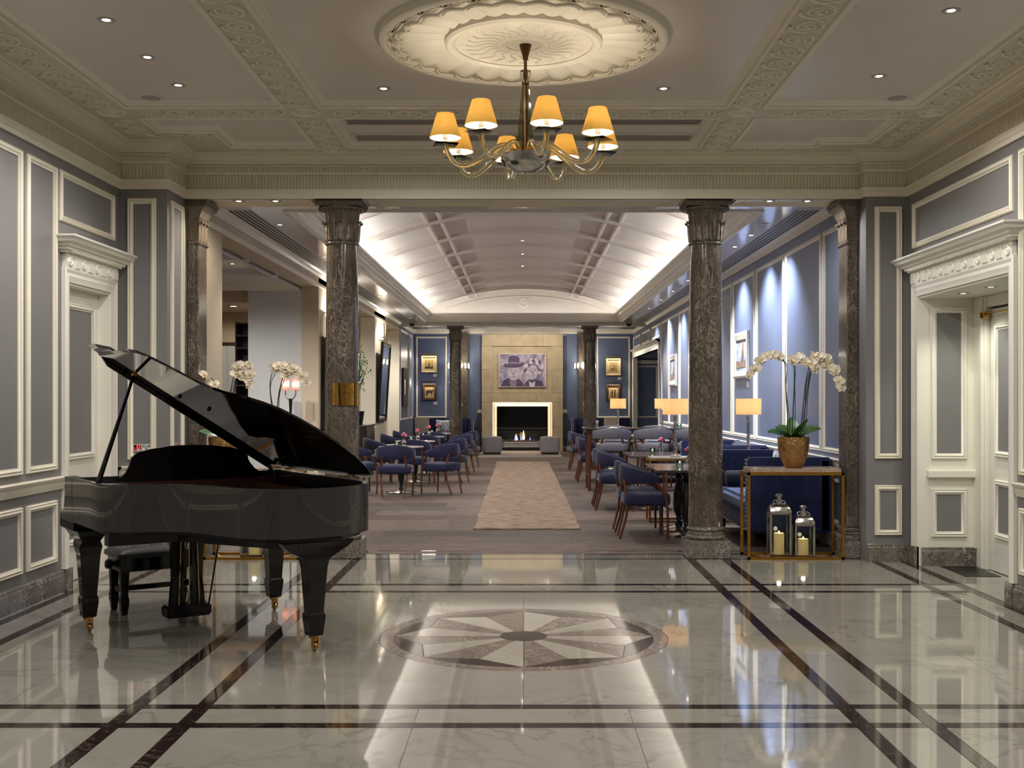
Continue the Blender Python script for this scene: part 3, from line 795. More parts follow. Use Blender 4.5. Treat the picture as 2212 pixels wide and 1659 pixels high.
# ================================================================= SETTING: lounge
ZL = 3.44; XW = 3.155
fl2 = struct('floor_lounge', 'grey stained wood plank floor of the lounge')
MB().box(-9, 4.5, 10.93, 32.2, -.1, -.012).build('floor_bed', M['wood_dark'], fl2)
MB().box(-XW, XW, 10.93, 10.955, -.02, .0005).build('floor_line', M['stripe'], fl2)
PW, PLN = .56, 1.5
full = MB().box(G, PLN-G, G, PW-G, -.02, 0).mesh('plank', M['plank'])
y = 10.957; row = 0
while y < 31.95:
    wv = min(PW, 32.0-y); x = -XW-random.random()*PLN
    while x < XW:
        a, b_ = max(x, -XW), min(x+PLN, XW)
        if b_-a > .03:
            if b_-a > PLN-.01 and wv > PW-.01: link('plank', full, fl2, (x, y, 0))
            else: MB().box(a+G, b_-G, y+G, y+wv-G, -.02, 0).build('plank', M['plank'], fl2)
        x += PLN
    y += PW
MB().box(-9, -XW, 10.95, 32, -.02, 0).build('side_room_floor', M['plank'], fl2)
MB().box(XW, 4.3, 25.9, 31.9, -.02, 0).build('alcove_floor', M['plank'], fl2)
# right wall
lr = struct('wall_lounge_right', 'blue silk lounge wall with tall white panel mouldings')
b = MB(); b.box(XW, 3.4, 10.9, 25.9, 0, 3.7); b.box(XW, 3.4, 25.9, 31.9, 2.67, 3.7); b.box(XW, 4.4, 31.9, 32.2, 0, 3.7)
b.box(4.3, 4.4, 25.8, 31.9, 0, 2.8); b.box(3.4, 4.4, 25.8, 25.9, 0, 2.8); b.box(XW+.2, 4.4, 25.9, 31.9, 2.67, 2.8)
b.build('wall_surface', M['wall_blue'], lr)
LP = [(10.97,11.66), (11.74,13.33), (13.41,15.02), (15.12,16.68), (16.78,18.2), (18.28,19.6), (19.68,21.0), (21.08,22.36), (22.44,23.98), (24.06,25.3)]
for a0, a1 in LP:
    wallpanel(lr, 'R', a0, a1, .947, 3.245, XW, 'trim_white'); wallpanel(lr, 'R', a0, a1, .23, .69, XW, 'trim_white')
for a0, a1 in ((25.5,27.2), (27.6,29.5), (29.9,31.8)): wallpanel(lr, 'R', a0, a1, 2.93, 3.245, XW, 'trim_white')
MB().sweep(RAIL, [(XW, 25.7), (XW, 10.82)]).build('chair_rail', M['trim_white'], lr, smooth=35)
BB = [(0,.13), (.012,.13), (.018,.12), (.018,0)]
MB().sweep(BB, [(XW, 25.7), (XW, 10.82)]).build('skirting', M['trim_white'], lr)
cas = [(0,0), (0,.03), (.03,.036), (.08,.026), (.15,.02), (.15,-.1)]
rings = [[(XW-t, 25.75+i, 0), (XW-t, 25.75+i, 2.82-i), (XW-t, 31.95-i, 2.82-i), (XW-t, 31.95-i, 0)] for i, t in cas]
MB().loft(rings, caps=False, closed=False).build('alcove_casing', M['trim_white'], lr)
MB().sweep([(0,2.82), (.04,2.82), (.06,2.84), (.1,2.86), (.12,2.88), (0,2.89)], [(XW, 31.9), (XW, 25.7)]).build('alcove_hood', M['trim_white'], lr)
wallpanel(lr, 'F', 3.25, 3.85, .947, 2.45, 31.9, 'trim_white'); wallpanel(lr, 'F', 3.88, 4.2, .947, 2.5, 31.9, 'trim_white')
MB().box(3.2, 4.3, 31.86, 31.9, 2.5, 2.6).build('alcove_picture_rail', M['trim_white'], lr)
# back wall
bw = struct('wall_back', 'blue lounge end wall either side of the stone chimney breast')
MB().box(-3.4, XW, 32.0, 32.2, 0, 3.7).build('wall_surface', M['wall_blue'], bw)
for a0, a1 in ((-3.10,-2.21), (2.11,3.07)): wallpanel(bw, 'F', a0, a1, .94, 3.287, 32.0, 'trim_white')
MB().sweep(BB, [(-XW, 32.0), (XW, 32.0)]).build('skirting', M['trim_white'], bw)
for x in (-1.77, 1.74):
    MB().box(x-.16, x+.16, 31.9, 32.0, 0, 3.38).build('back_pilaster', M['column'], bw)
    MB().box(x-.18, x+.18, 31.88, 32.0, 3.25, 3.38).build('pilaster_cap', M['capital'], bw)
# left wall: piers, header and openings to the side room
ll = struct('wall_lounge_left', 'cream piers and header of the openings to the side room')
b = MB()
for a0, a1 in ((10.9,11.63), (17.1,18.8), (23.5,25.3)): b.box(-3.42, -XW, a0, a1, 0, 3.7)
b.box(-3.42, -XW, 11.63, 28.1, 3.22, 3.7)
b.build('pier_and_header', M['cream_wall'], ll)
MB().box(-3.42, -XW, 28.1, 32.0, 0, 3.7).build('blue_end', M['wall_blue'], ll)
for a0, a1 in ((28.35,30.3), (30.5,31.3)): wallpanel(ll, 'L', a0, a1, .94, 3.28, -XW, 'trim_white')
HP = [(0,3.22), (.02,3.22), (.02,3.25), (.012,3.26), (.012,3.28), (0,3.285)]
MB().sweep(HP, [(-XW, 10.95), (-XW, 28.1)]).build('header_moulding', M['trim'], ll)
for yy in (18.8, 23.42, 25.3, 28.02):
    MB().box(-3.44, -XW+.02, yy, yy+.08, 0, 3.22).build('opening_jamb', M['trim'], ll, bev=.006)
# side room
sr = struct('wall_side_room', 'pale partition and cream walls of the side room beyond the openings')
MB().box(-4.24, -3.42, 17.1, 17.3, 0, 3.26).build('partition', M['white_wall'], sr)
b = MB(); b.box(-9, -4.24, 19.4, 19.6, 0, 3.3); b.box(-9.2, -9, 10.8, 32, 0, 3.3); b.box(-9, -3.4, 10.7, 10.9, 0, 3.4)
b.box(-4.9, -4.7, 19.6, 32, 0, 3.3); b.box(-4.7, -3.42, 23.5, 23.6, 0, 3.3); b.box(-4.7, -3.42, 28.1, 28.2, 0, 3.3)
b.build('cream_walls', M['cream_wall'], sr)
sc_ = struct('ceiling_side_room', 'white beamed ceiling of the side room')
b = MB(); b.box(-9.2, -3.4, 10.7, 32.2, 3.26, 3.5); b.build('ceiling_plane', M['ceil_l'], sc_)
for ya, yb in ((13.65,13.85), (15.35,15.5)): MB().box(-9, -3.42, ya, yb, 3.20, 3.262).build('ceiling_beam', M['ceil_l'], sc_)
MB().box(-9, -4.3, 17.3, 19.4, 3.0, 3.262).build('bulkhead', M['cream_wall'], sc_)
MB().sweep([(0,3.16), (.02,3.16), (.03,3.2), (.07,3.24), (.08,3.262)], [(-9, 17.1), (-3.42, 17.1), (-3.42, 11.7)]).build('cove_moulding', M['trim_white'], sc_)
# lounge ceiling with vault
cl = struct('ceiling_lounge', 'white lounge ceiling with a lit barrel vault')
CXO, CY0, CY1 = 2.48, 11.45, 27.9
b = MB(); b.box(-3.42, -CXO, 10.78, 32.2, ZL, 3.56); b.box(CXO, 3.42, 10.78, 32.2, ZL, 3.56)
b.box(-CXO, CXO, 10.78, CY0, ZL, 3.56); b.box(-CXO, CXO, CY1, 32.2, ZL, 3.56)
b.build('flat_ceiling', M['ceil_l'], cl)
FP = [(0,3.44), (0,3.425), (.02,3.42), (.035,3.43), (.05,3.455), (.085,3.465), (.095,3.50), (.13,3.51), (.14,3.545), (.165,3.56), (.17,3.59), (.195,3.60), (.20,3.635), (.175,3.635), (.17,3.575), (-.2,3.575)]
MB().sweep(FP, [(-CXO, CY0), (-CXO, CY1), (CXO, CY1), (CXO, CY0)], True).build('coffer_moulding', M['trim_white'], cl, smooth=25)
VR, VZ, VX = 6.2, 4.25, 2.68
def vz(x): return VZ-(VR-math.sqrt(VR*VR-x*x))
N = 40
arc = [(-VX+2*VX*i/N, vz(-VX+2*VX*i/N)) for i in range(N+1)]
VY0, VY1 = CY0-.2, CY1+.2
MB().loft([[(x, yy, z) for x, z in arc] for yy in (VY0, VY1)], caps=False, closed=False).build('vault', M['vault'], cl, smooth=60)
bb = MB(); bb.box(-3.4, 3.4, 10.6, 32.3, 4.4, 4.5); bb.box(-2.9, -VX, VY0, VY1, 3.56, 4.4); bb.box(VX, 2.9, VY0, VY1, 3.56, 4.4)
bb.build('vault_shell', M['vault'], cl)
for yy in (VY0, VY1):
    MB().loft([[(x, yy, z) for x, z in arc], [(x, yy, 3.56) for x, z in arc]], caps=False, closed=False).build('lunette', M['vault'], cl)
for k in range(9):
    yr = 12.5+1.815*k; h = .065
    rings = [[(x, yr-h, z+.01), (x*.995, yr-h, z-.05), (x*.993, yr-h*.45, z-.085), (x*.993, yr+h*.45, z-.085), (x*.995, yr+h, z-.05), (x, yr+h, z+.01)] for x, z in arc]
    MB().loft(rings).build('vault_rib', M['vault'], cl, smooth=25)
for xr in (-1.40, -1.20, 1.20, 1.40):
    z = vz(xr); MB().box(xr-.028, xr+.028, VY0, VY1, z-.06, z+.03).build('long_rib', M['vault'], cl, bev=.008)
# lunette decoration
lz = [(x, vz(x)-.16) for x in [-2.0+4.0*i/30 for i in range(31)]]
MB().tube([(x, VY1-.005, z) for x, z in lz], .012, 6).build('lunette_moulding', M['vault'], cl)
MB().lathe([(0,0), (.05,.015), (.07,.005), (.10,.02), (.13,.005), (.14,0)], 20).rot(Matrix.Translation((0, VY1-.002, 3.93)) @ Matrix.Rotation(PI/2, 4, 'X')).build('lunette_crest', M['vault'], cl, smooth=40)
# crown mouldings
cr = struct('trim_4', 'white crown moulding round the lounge walls')
CR = [(0,3.365), (.015,3.365), (.02,3.38), (.045,3.40), (.06,3.42), (.10,3.432), (.10,3.442)]
MB().sweep(CR, [(-XW, 10.8), (-XW, 32.0), (XW, 32.0), (XW, 10.8)]).build('crown_run', M['trim_white'], cr, smooth=25)
bf = struct('trim_5', 'white ceiling beam resting on the two far columns')
MB().box(-XW, XW, 28.38, 28.82, 3.36, 3.45).build('far_beam', M['trim_white'], bf, bev=.008)
# cove lighting strips
cv = thing('cove_light', 'hidden linear strip light in the vault cove', 'strip light')
for s in (-1, 1):
    MB().box(s*2.43-.03, s*2.43+.03, CY0+.1, CY1-.1, 3.576, 3.590).build('led_strip', M['led'], cv)
    o = lamp('AREA', (s*2.42, (CY0+CY1)/2, 3.60), P_COVE*(CY1-CY0), COOL, cv, None, shape='RECTANGLE', size=.07, size_y=CY1-CY0-.3)
    o.rotation_euler = (PI, s*R(8), 0)
    o = lamp('AREA', (s*2.36, (CY0+CY1)/2, 3.605), P_COVE*1.2*(CY1-CY0), NEUT, cv, (PI, -s*R(62), 0), shape='RECTANGLE', size=.05, size_y=CY1-CY0-.3, spread=R(80))
o = lamp('AREA', (0, CY1-.06, 3.60), P_COVE*.5, WARMW, cv, None, shape='RECTANGLE', size=4.4, size_y=.07)
o.rotation_euler = (PI-R(20), 0, 0)
MB().box(-2.3, 2.3, CY1-.08, CY1-.03, 3.576, 3.590).build('led_strip', M['led'], cv)
# ================================================================= ceiling fittings
ringm = MB().ring([(.022,.002), (.026,-.002), (.044,-.006), (.055,-.003), (.055,.002)], 20).mesh('trim_ring', M['ring'], 40)
lensm = MB().lathe([(0,-.002), (.023,-.002), (.023,.003), (0,.003)], 16).mesh('lens', M['lens'])
lensd = MB().lathe([(0,-.001), (.03,-.001), (.037,.003), (0,.003)], 16).mesh('lens', M['lens_dim'])
lenso = MB().lathe([(0,-.003), (.03,-.003), (.03,.004), (0,.004)], 16).mesh('lens', M['grille'])
def downlight(x, y, z, label, group, power=0, color=NEUT, size=70, target=None, blend=.6, sc=1.0, lens=None, soft=.03):
    t = thing('ceiling_downlight', label, 'downlight', (x, y, z), 0, group)
    link('trim_ring', ringm, t); link('lens', lens or (lensm if power else lenso), t)
    t.scale = (sc, sc, 1)
    if power:
        o = lamp('SPOT', (0, 0, -.02), power, color, t, None, spot_size=R(size), spot_blend=blend, shadow_soft_size=soft)
        if target is not None: aim(o, (x, y, z), target)
    return t
def nth(i): return ('first','second','third','fourth','fifth','sixth','seventh','eighth','ninth','tenth')[i]
for i, yy in enumerate((8.17, 7.50, 6.763, 5.95, 4.6, 3.2, 1.5, 0, -1.4)):
    if abs(yy-5.48) < .25: continue
    downlight(-2.54, yy, ZC, f'recessed downlight in the ceiling coffer above the piano, {nth(i)} from the crossbeam', 'lobby downlights', P_LOBBY*(.5 if yy > 8 else (1 if yy > 5.5 else .6)), NEUT, 146, None, .5)
for i, yy in enumerate((7.94, 6.6, 4.6, 3.2, 1.5, 0, -1.4)):
    downlight(2.54, yy, ZC, f'recessed downlight in the ceiling coffer before the open doorway, {nth(i)} from the crossbeam', 'lobby downlights', P_LOBBY*(1 if yy > 5.5 else .6), NEUT, 152, None, .5)
for s, nm in ((-1, 'on the piano side'), (1, 'on the doorway side')):
    for i, yy in enumerate((8.26, 6.0, 4.6, 2.6, 1.2, -.6)):
        downlight(s*1.04, yy, ZC, f'recessed downlight flanking the ceiling rose {nm}, {nth(i)} from the crossbeam', 'lobby downlights', P_LOBBY*(.85 if yy > 5.5 else .45), NEUT, 173, None, .25)
spk = MB().ring([(.075,.002), (.075,-.006), (.10,-.008), (.108,0), (.108,.002)], 32).mesh('speaker_rim', M['ceil'], 40)
spg = MB().lathe([(0,-.004), (.076,-.004), (.076,.002), (0,.002)], 32).mesh('speaker_grille', pm('speaker_mesh', (172,166,162), .6))
for x, nm in ((-2.85, 'piano'), (2.86, 'doorway')):
    t = thing('ceiling_speaker', f'round grey ceiling speaker in the lobby coffer on the {nm} side', 'speaker', (x, 8.50, ZC))
    link('speaker_rim', spk, t); link('speaker_grille', spg, t)
for i, yy in enumerate((8.94, 9.5)):
    downlight(3.76, yy, 2.40, f'bright downlight in the doorway soffit, {("nearer the grey wall","nearer the white reveal panel")[i]}', 'doorway downlights', 22, (.96,1,.86), 120, None, .8)
for i, x in enumerate((-2.71, -2.36, 2.34, 2.70)):
    downlight(x, 10.57, 3.379, 'recessed downlight in the column beam soffit '+('by the cream pier', 'just behind the piano column', 'next to the orchid column', 'by the blue wall')[i], 'soffit downlights', 22, WARMW if i < 2 else COOL, 165, None, .5)
RW = [13.19, 14.2, 15.9, 18.26, 20.07, 21.86, 23.9]
for i, yy in enumerate(RW):
    downlight(2.70, yy, ZL, f'bright downlight washing the blue wall, {nth(i)} from the column beam', 'wall washing downlights', P_SPOT*3.8, COOL, 105, (3.13, yy+.1, 1.5), 1.0)
downlight(2.70, 26.3, ZL, 'added fill downlight by the alcove on the blue wall side', 'lounge downlights', P_SPOT*1.5, NEUT, 135, None, .5)  # unseen lamp added to brighten the far columns
for i, yy in enumerate((12.32, 14.78, 19.1, 21.07)):
    downlight(2.675, yy, ZL, f'unlit dark recessed fitting among the wall washing downlights, {nth(i)} from the column beam', 'unlit fittings')
for i, yy in enumerate((12.4, 15.2, 18.2, 21.0, 24.0, 26.8)):  # unseen lamps added to lift the general lounge light, bar the farthest
    downlight(-2.72, yy, ZL, f'recessed fill downlight over the side room openings, {nth(i)} from the column beam', 'lounge downlights', P_SPOT*1.5, NEUT, 112, None, .6)
for i, yy in enumerate((19.3, 21.1, 23.0)):
    downlight(-.02, yy, VZ-.004, f'recessed downlight on the crown of the vault, {nth(i)} from the column beam', 'vault downlights', P_SPOT*1.9, NEUT, 134, None, .4)
for i, yy in enumerate((13.9, 15.7)):
    downlight(-.02, yy, VZ-.004, f'recessed downlight on the vault crown hidden behind the beam, {nth(i)} of two', 'vault downlights', P_SPOT*1.9, NEUT, 134, None, .4)
downlight(.65, 29.8, ZL, 'small downlight in the ceiling before the chimney breast', None, 80, WARMW, 120, (-.03, 31.5, 2.1), .6)
downlight(-.9, 29.8, ZL, 'small downlight over the hearth rug towards the round tables', None, 80, WARMW, 120, (-.03, 31.5, 2.0), .6)
for i, (x, yy, zz) in enumerate(((-3.8, 14.5, 3.26), (-4.9, 14.6, 3.26), (-3.9, 21.0, 3.26), (-3.9, 26.5, 3.26))):
    downlight(x, yy, zz, 'recessed downlight in the side room ceiling, '+nth(i)+' from the lobby', 'side room downlights', 120, NEUT, 168, None, .5)
downlight(-4.7, 18.0, 2.995, 'oval double downlight in the side room bulkhead', None, 40, WARMW, 168, None, .6, 2.0)
# slot diffusers
for s, nm in ((-1, 'over the side room openings'), (1, 'along the blue wall')):
    t = thing('slot_diffuser', f'long white linear slot diffuser {nm}', 'air diffuser', (s*2.925, 19.5, ZL), 0, 'linear slot diffusers')
    MB().box(-.125, .125, -8.1, 8.1, -.006, .001).build('frame', M['ceil_l'], t)
    for k in range(5): MB().box(-.10+k*.05-.013, -.10+k*.05+.013, -8.07, 8.07, -.0075, -.004).build('slot', M['black'], t)
for s, nm in ((-1, 'near the cow picture'), (1, 'near the alcove')):
    t = thing('ceiling_vent', f'small dark ceiling vent in the lounge corner {nm}', 'vent', (s*2.85, 30.3, ZL))
    MB().box(-.2, .2, -.55, .55, -.008, 0).build('frame', M['grille'], t)
    for k in range(4): MB().box(-.16+k*.1, -.12+k*.1, -.5, .5, -.014, -.006).build('slat', M['black'], t)
    t = thing('security_camera', f'black dome security camera on the lounge ceiling {nm}', 'camera', (s*2.82 if s < 0 else 2.66, 28.1, ZL))
    MB().lathe([(0,0), (.09,0), (.095,-.03), (.08,-.045), (0,-.045)], 20).build('mount', M['ring'], t, smooth=40)
    MB().lathe([(.075,-.045), (.07,-.075), (.045,-.105), (0,-.115)], 20).build('dome', M['camera_dome'], t, smooth=60)
# ================================================================= fireplace
FX = -.035; FY = 31.5
fp = thing('fireplace', 'pale limestone chimney breast with a lit linear gas fire', 'fireplace', (FX, FY, 0))
def fbox(name, x0, x1, y0, y1, z0, z1, m, parent=fp, bev=0): return MB().box(x0, x1, y0, y1, z0, z1).build(name, M[m], parent, bev=bev)
b = MB(); b.box(-1.145, -.84, .03, .5, 0, 3.32); b.box(.84, 1.145, .03, .5, 0, 3.32); b.box(-.84, .84, .07, .5, 1.395, 3.32); b.box(-.84, .84, .3, .5, 0, 1.395)
b.build('breast_core', M['stone'], fp)
def slab(x0, x1, z0, z1, y0=0, y1=.07): fbox('stone_slab', x0+.002, x1-.002, y0, y1, z0+.002, z1-.002, 'stone', bev=.003)
for s in (-1, 1):
    for z0, z1 in ((0, .7), (.7, 1.395), (1.66, 2.33), (2.33, 2.983)):
        slab(*sorted((s*.84, s*1.15)), z0, z1)
for x0, x1 in ((-1.15,-.4), (-.4,.4), (.4,1.15)): slab(x0, x1, 1.395, 1.66)
for x0, x1 in ((-1.15,-.2), (-.2,.6), (.6,1.15)): slab(x0, x1, 2.983, 3.325)
for x0, x1 in ((-.84,0), (0,.84)):
    for z0, z1 in ((1.66,2.3), (2.3,2.983)): slab(x0, x1, z0, z1, .05, .1)
for s in (-1, 1): fbox('mantel_stub', *sorted((s*1.15, s*1.27)), .05, .4, 1.09, 1.185, 'stone', bev=.004)
# lit reveal and firebox
fr = MB().rframe((-.84, .06, .10), (1,0,0), (0,0,1), (0,-1,0), 1.68, 1.295, [(0,.06), (0,-.08), (.115,-.02), (.115,-.24)]).build('fire_surround', M['stone'], fp)
for s in (-1, 1):
    fbox('surround_light', *sorted((s*.828, s*.838)), .05, .09, .12, 1.385, 'led_warm')
    lamp('AREA', (s*.83, .06, .75), 4, WARM, fp, (0, s*PI/2, 0), shape='RECTANGLE', size=1.2, size_y=.05)
fbox('surround_light', -.83, .83, .05, .09, 1.383, 1.393, 'led_warm')
lamp('AREA', (0, .06, 1.38), 4, WARM, fp, (0, 0, 0), shape='RECTANGLE', size=1.6, size_y=.05)
fbox('firebox_back', -.73, .73, .26, .29, .1, 1.3, 'glassblack')
fbox('fire_screen_rail', -.725, .725, .07, .08, .655, .668, 'steel')
fbox('fire_screen', -.725, .725, .072, .078, .29, .655, 'glass')
fbox('fire_tray', -.56, .56, .02, .26, .115, .277, 'mirror')
fbox('tray_rim', -.58, .58, .0, .27, .27, .29, 'steel')
fbox('plinth_gap', -.73, .73, .03, .26, .02, .115, 'blackmetal')
fbox('hearth_edge', -.95, .95, -.03, .05, 0, .022, 'trim_white')
pb = MB()
for i in range(90): pb.sphere((random.uniform(-.55,.55), random.uniform(.04,.24), .295+random.random()*.03), random.uniform(.012,.024), 6, 4, (1,1,.8))
tag(pb.build('fire_pebbles', M['ember'], fp, smooth=60), kind='stuff')
def flame(x, h, r, m):
    MB().lathe([(0,0), (r*.7,h*.06), (r,h*.2), (r*.75,h*.45), (r*.35,h*.75), (0,h)], 10, (x,.14,.31)).build('flame', M[m], fp, smooth=60)
flame(.035, .29, .035, 'fire'); flame(-.04, .16, .02, 'fire_blue'); flame(-.2, .17, .025, 'fire_blue'); flame(-.17, .2, .016, 'fire'); flame(-.14, .12, .02, 'fire_blue'); flame(.22, .10, .016, 'fire_blue')
lamp('POINT', (0, .1, .45), 3, (1,.5,.2), fp, None, shadow_soft_size=.1)
# ================================================================= GRAND PIANO (local x = towards bass, y = -depth towards tail)
PA = (-2.78, 7.15, 0); PRZ = math.atan2(.574, .819)
pn = thing('grand_piano', 'black grand piano with raised lid on the marble floor', 'piano', PA, PRZ)
def pd(u, d): return (u, -d)
CURVE = [(-.12,.30), (-.12,.45), (-.118,.56), (-.10,.66), (-.05,.745), (.03,.80), (.13,.85), (.23,.905), (.30,.985), (.345,1.09), (.38,1.21), (.415,1.34), (.46,1.45), (.53,1.56), (.62,1.63), (.74,1.665), (.88,1.665), (1.02,1.63), (1.14,1.565), (1.225,1.48), (1.28,1.37), (1.30,1.22)]
OUT = [(-.12,-.02)]+CURVE+[(1.30,-.02)]
def inset(poly, t):
    n = len(poly); res = []
    for i in range(n):
        p0, p1, p2 = Vector(poly[i-1]), Vector(poly[i]), Vector(poly[(i+1) % n])
        d1, d2 = (p1-p0).normalized(), (p2-p1).normalized()
        n1, n2 = Vector((d1.y, -d1.x)), Vector((d2.y, -d2.x))
        m = (n1+n2)/max(.3, 1+n1.dot(n2))
        res.append(tuple(p1+m*t))
    return res
XY = [pd(*p) for p in OUT]
area = sum(XY[i-1][0]*XY[i][1]-XY[i][0]*XY[i-1][1] for i in range(len(XY)))
sgn = -1 if area > 0 else 1
INN = inset(XY, .035*sgn)
b = MB(); n = len(XY); zt, zb = .995, .715
b.v = [(x,y,zb) for x,y in XY]+[(x,y,zt) for x,y in XY]+[(x,y,zt) for x,y in INN]+[(x,y,zb) for x,y in INN]
for i in range(n):
    j = (i+1) % n
    b.f += [(i,j,n+j,n+i), (n+i,n+j,2*n+j,2*n+i), (2*n+i,2*n+j,3*n+j,3*n+i), (3*n+i,3*n+j,j,i)]
rim = b.build('rim', M['lacquer_satin'], pn, smooth=40)
MB().prism(INN if sgn > 0 else INN, .86, .885).build('soundboard', M['soundboard'], pn)
IN2 = inset(XY, .12*sgn)
MB().prism(IN2, .885, .905).build('iron_plate', pm('gilt_iron', (96,62,36), .35, .5), pn)
st = MB()
for k in range(26):
    u = .02+k*.046; d1 = .25; d2 = .62+min(.95, u*.95)
    st.bar((*pd(u, d1), .915), (*pd(min(1.2, u*.8+.25), min(1.5, d2)), .915), .003, .003)
tag(st.build('strings', M['brass'], pn), kind='stuff')
for u in (.25, .6, .95): MB().bar((*pd(u,.2), .925), (*pd(u*.7+.38, 1.35), .925), .03, .035).build('plate_strut', pm('gilt_iron_bar', (96,62,36), .35, .5), pn)
MB().box(-.085, 1.265, -.27, -.20, .885, .965).build('tuning_pins_block', M['soundboard'], pn)
# lower rim lip and underside
UND = inset(XY, .05*sgn)
MB().prism([(x, y) for x, y in UND], .69, .715).build('under_rim', M['lacquer_leg'], pn)
for (p, q) in (((.1,.0), (.85,1.4)), ((1.15,.05), (.95,1.4)), ((-.05,.55), (1.25,.55))): MB().bar((*pd(*p), .655), (*pd(*q), .655), .09, .08).build('under_beam', M['lacquer_leg'], pn)
# key bed, cheeks and arms
MB().box(-.12, 1.30, -.02, .335, .655, .715).build('key_bed', M['lacquer_leg'], pn, bev=.006)
for u0, u1 in ((-.12,-.05), (1.23,1.30)):
    prof = [(-.02,.655), (.30,.655), (.315,.675), (.335,.68), (.335,.765), (.27,.768), (.235,.785), (.215,.82), (.205,.87), (.20,.995), (-.02,.995)]
    rings = [[(u, y, z) for y, z in prof] for u in (u0, u1)]
    MB().loft(rings).build('cheek_arm', M['lacquer_satin'], pn, smooth=40, bev=.004)
MB().box(-.05, 1.23, .30, .325, .70, .765).build('key_slip', M['lacquer'], pn)
MB().box(-.05, 1.23, .10, .30, .715, .745).build('key_frame', M['lacquer'], pn)
ks = MB()
for k in range(52): ks.box(-.045+k*.02442, -.045+k*.02442+.0234, .155, .298, .745, .765)
tag(ks.build('white_keys', pm('ivory_keys', (232,228,214), .3), pn), kind='stuff')
kk = MB()
for k in range(51):
    if k % 7 in (0,1,3,4,5): kk.box(-.045+k*.02442+.0175, -.045+k*.02442+.030, .155, .25, .765, .778)
tag(kk.build('black_keys', M['lacquer'], pn), kind='stuff')
MB().loft([[(u, .155, .765), (u, .135, .765), (u, .10, .93), (u, .115, .935)] for u in (-.05, 1.23)]).build('fallboard', M['lacquer'], pn)
MB().box(-.05, 1.23, -.02, .115, .935, .955).build('pin_shelf', M['lacquer'], pn)
# music desk: back seen from the tail
mdp = [(.16,.955), (.15,.99), (.19,1.02), (.215,1.06), (.235,1.115), (.27,1.145), (.35,1.165), (.5,1.185), (.62,1.19), (.75,1.185), (.9,1.168), (.98,1.145), (1.01,1.11), (1.03,1.06), (1.06,1.02), (1.10,.99), (1.09,.955)]
def tiltd(u, z, t): return (u, -.10+(z-.955)*.28+t, z)
MB().loft([[tiltd(u, z, t) for u, z in mdp] for t in (-.012, .012)]).build('music_desk', M['lacquer_leg'], pn)
MB().box(.1, 1.15, -.16, .05, .945, .957).build('desk_slide', M['lacquer_leg'], pn)
# lid
TH = R(32.5); HU, HZ = 1.30, 1.008
def lidp(u, d, t=0):
    r = HU-u
    return (HU-r*math.cos(TH)-t*math.sin(TH)*-1*-1, -d, HZ+r*math.sin(TH)+t*math.cos(TH))
LO = [(-.14,-.15)]+[(u-.02 if u < .2 else u-(.008 if u < .6 else 0), d+(.015 if d > .8 else 0)) for u, d in CURVE]+[(1.30,1.23), (1.30,-.15)]
MB().loft([[lidp(u, d, t) for u, d in LO] for t in (0, .026)]).build('lid', M['lacquer'], pn, bev=.003)
FL = [(-.19,-.155), (-.19,.02), (-.14,.225), (1.28,.225), (1.28,-.155)]
MB().loft([[lidp(u, d, t) for u, d in FL] for t in (.028, .054)]).build('lid_front_flap', M['lacquer'], pn, bev=.003)
for d in (.1, 1.05): MB().tube([(HU+.004, -d-.05, HZ), (HU+.004, -d+.05, HZ)], .008, 8).build('lid_hinge', M['brass'], pn)
for (u, d) in ((.35,.2), (.5,.4)): MB().sphere(lidp(u, d, -.008), .014, 8, 5).build('lid_bumper', M['blackmetal'], pn)
ptop = lidp(.07, .0, -.01); pbot = (-.085, -.50, .99)
MB().tube([pbot, ptop], [.017, .010], 8).build('lid_prop', M['lacquer_leg'], pn, smooth=40)
MB().sphere(lidp(.07, .0, -.012), .022, 8, 5, (1,1,.6)).build('prop_cup', M['brass'], pn, smooth=60)
# legs with brass casters
def pleg(u, d, brw, brd, fwd=0):
    rings = []
    for z, w_, d_ in ((.66, brw, brd), (.625, brw*.86, brd*.9), (.59, brw*.62, brd*.72), (.555, .145, .13), (.50, .125, .115), (.26, .092, .09), (.235, .09, .088), (.228, .103, .10), (.20, .106, .102), (.115, .086, .084), (.10, .082, .08)):
        w_, d_ = w_/2, d_/2
        e = fwd*max(0, (z-.50)/.16)**1.6
        rings.append([(u-w_, -d-d_, z), (u+w_, -d-d_, z), (u+w_, -d+d_+e, z), (u-w_, -d+d_+e, z)])
    lg = MB().loft(rings).build('leg', M['lacquer_leg'], pn, bev=.003)
    cs = MB().lathe([(.03,.10), (.032,.085), (.018,.08), (.016,.065), (0,.065)], 14, (u,-d,0)).build('caster_socket', M['brass'], lg, smooth=40)
    wh = MB()
    for s in (-1, 1): wh.obox((u+.012+s*.016, -d+.012, .048), (.003,0,0), (0,.012,0), (0,0,.03))
    wh.build('caster_fork', M['brass'], lg)
    MB().lathe([(0,-.01), (.026,-.01), (.03,-.004), (.03,.004), (.026,.01), (0,.01)], 18).rot(Matrix.Translation((u+.012, -d+.02, .030)) @ Matrix.Rotation(PI/2, 4, 'Y')).build('caster_wheel', M['brass'], lg, smooth=40)
pleg(-.02, .0, .18, .22, .17); pleg(1.237, .0, .18, .22, .17); pleg(.936, 1.343, .46, .16)
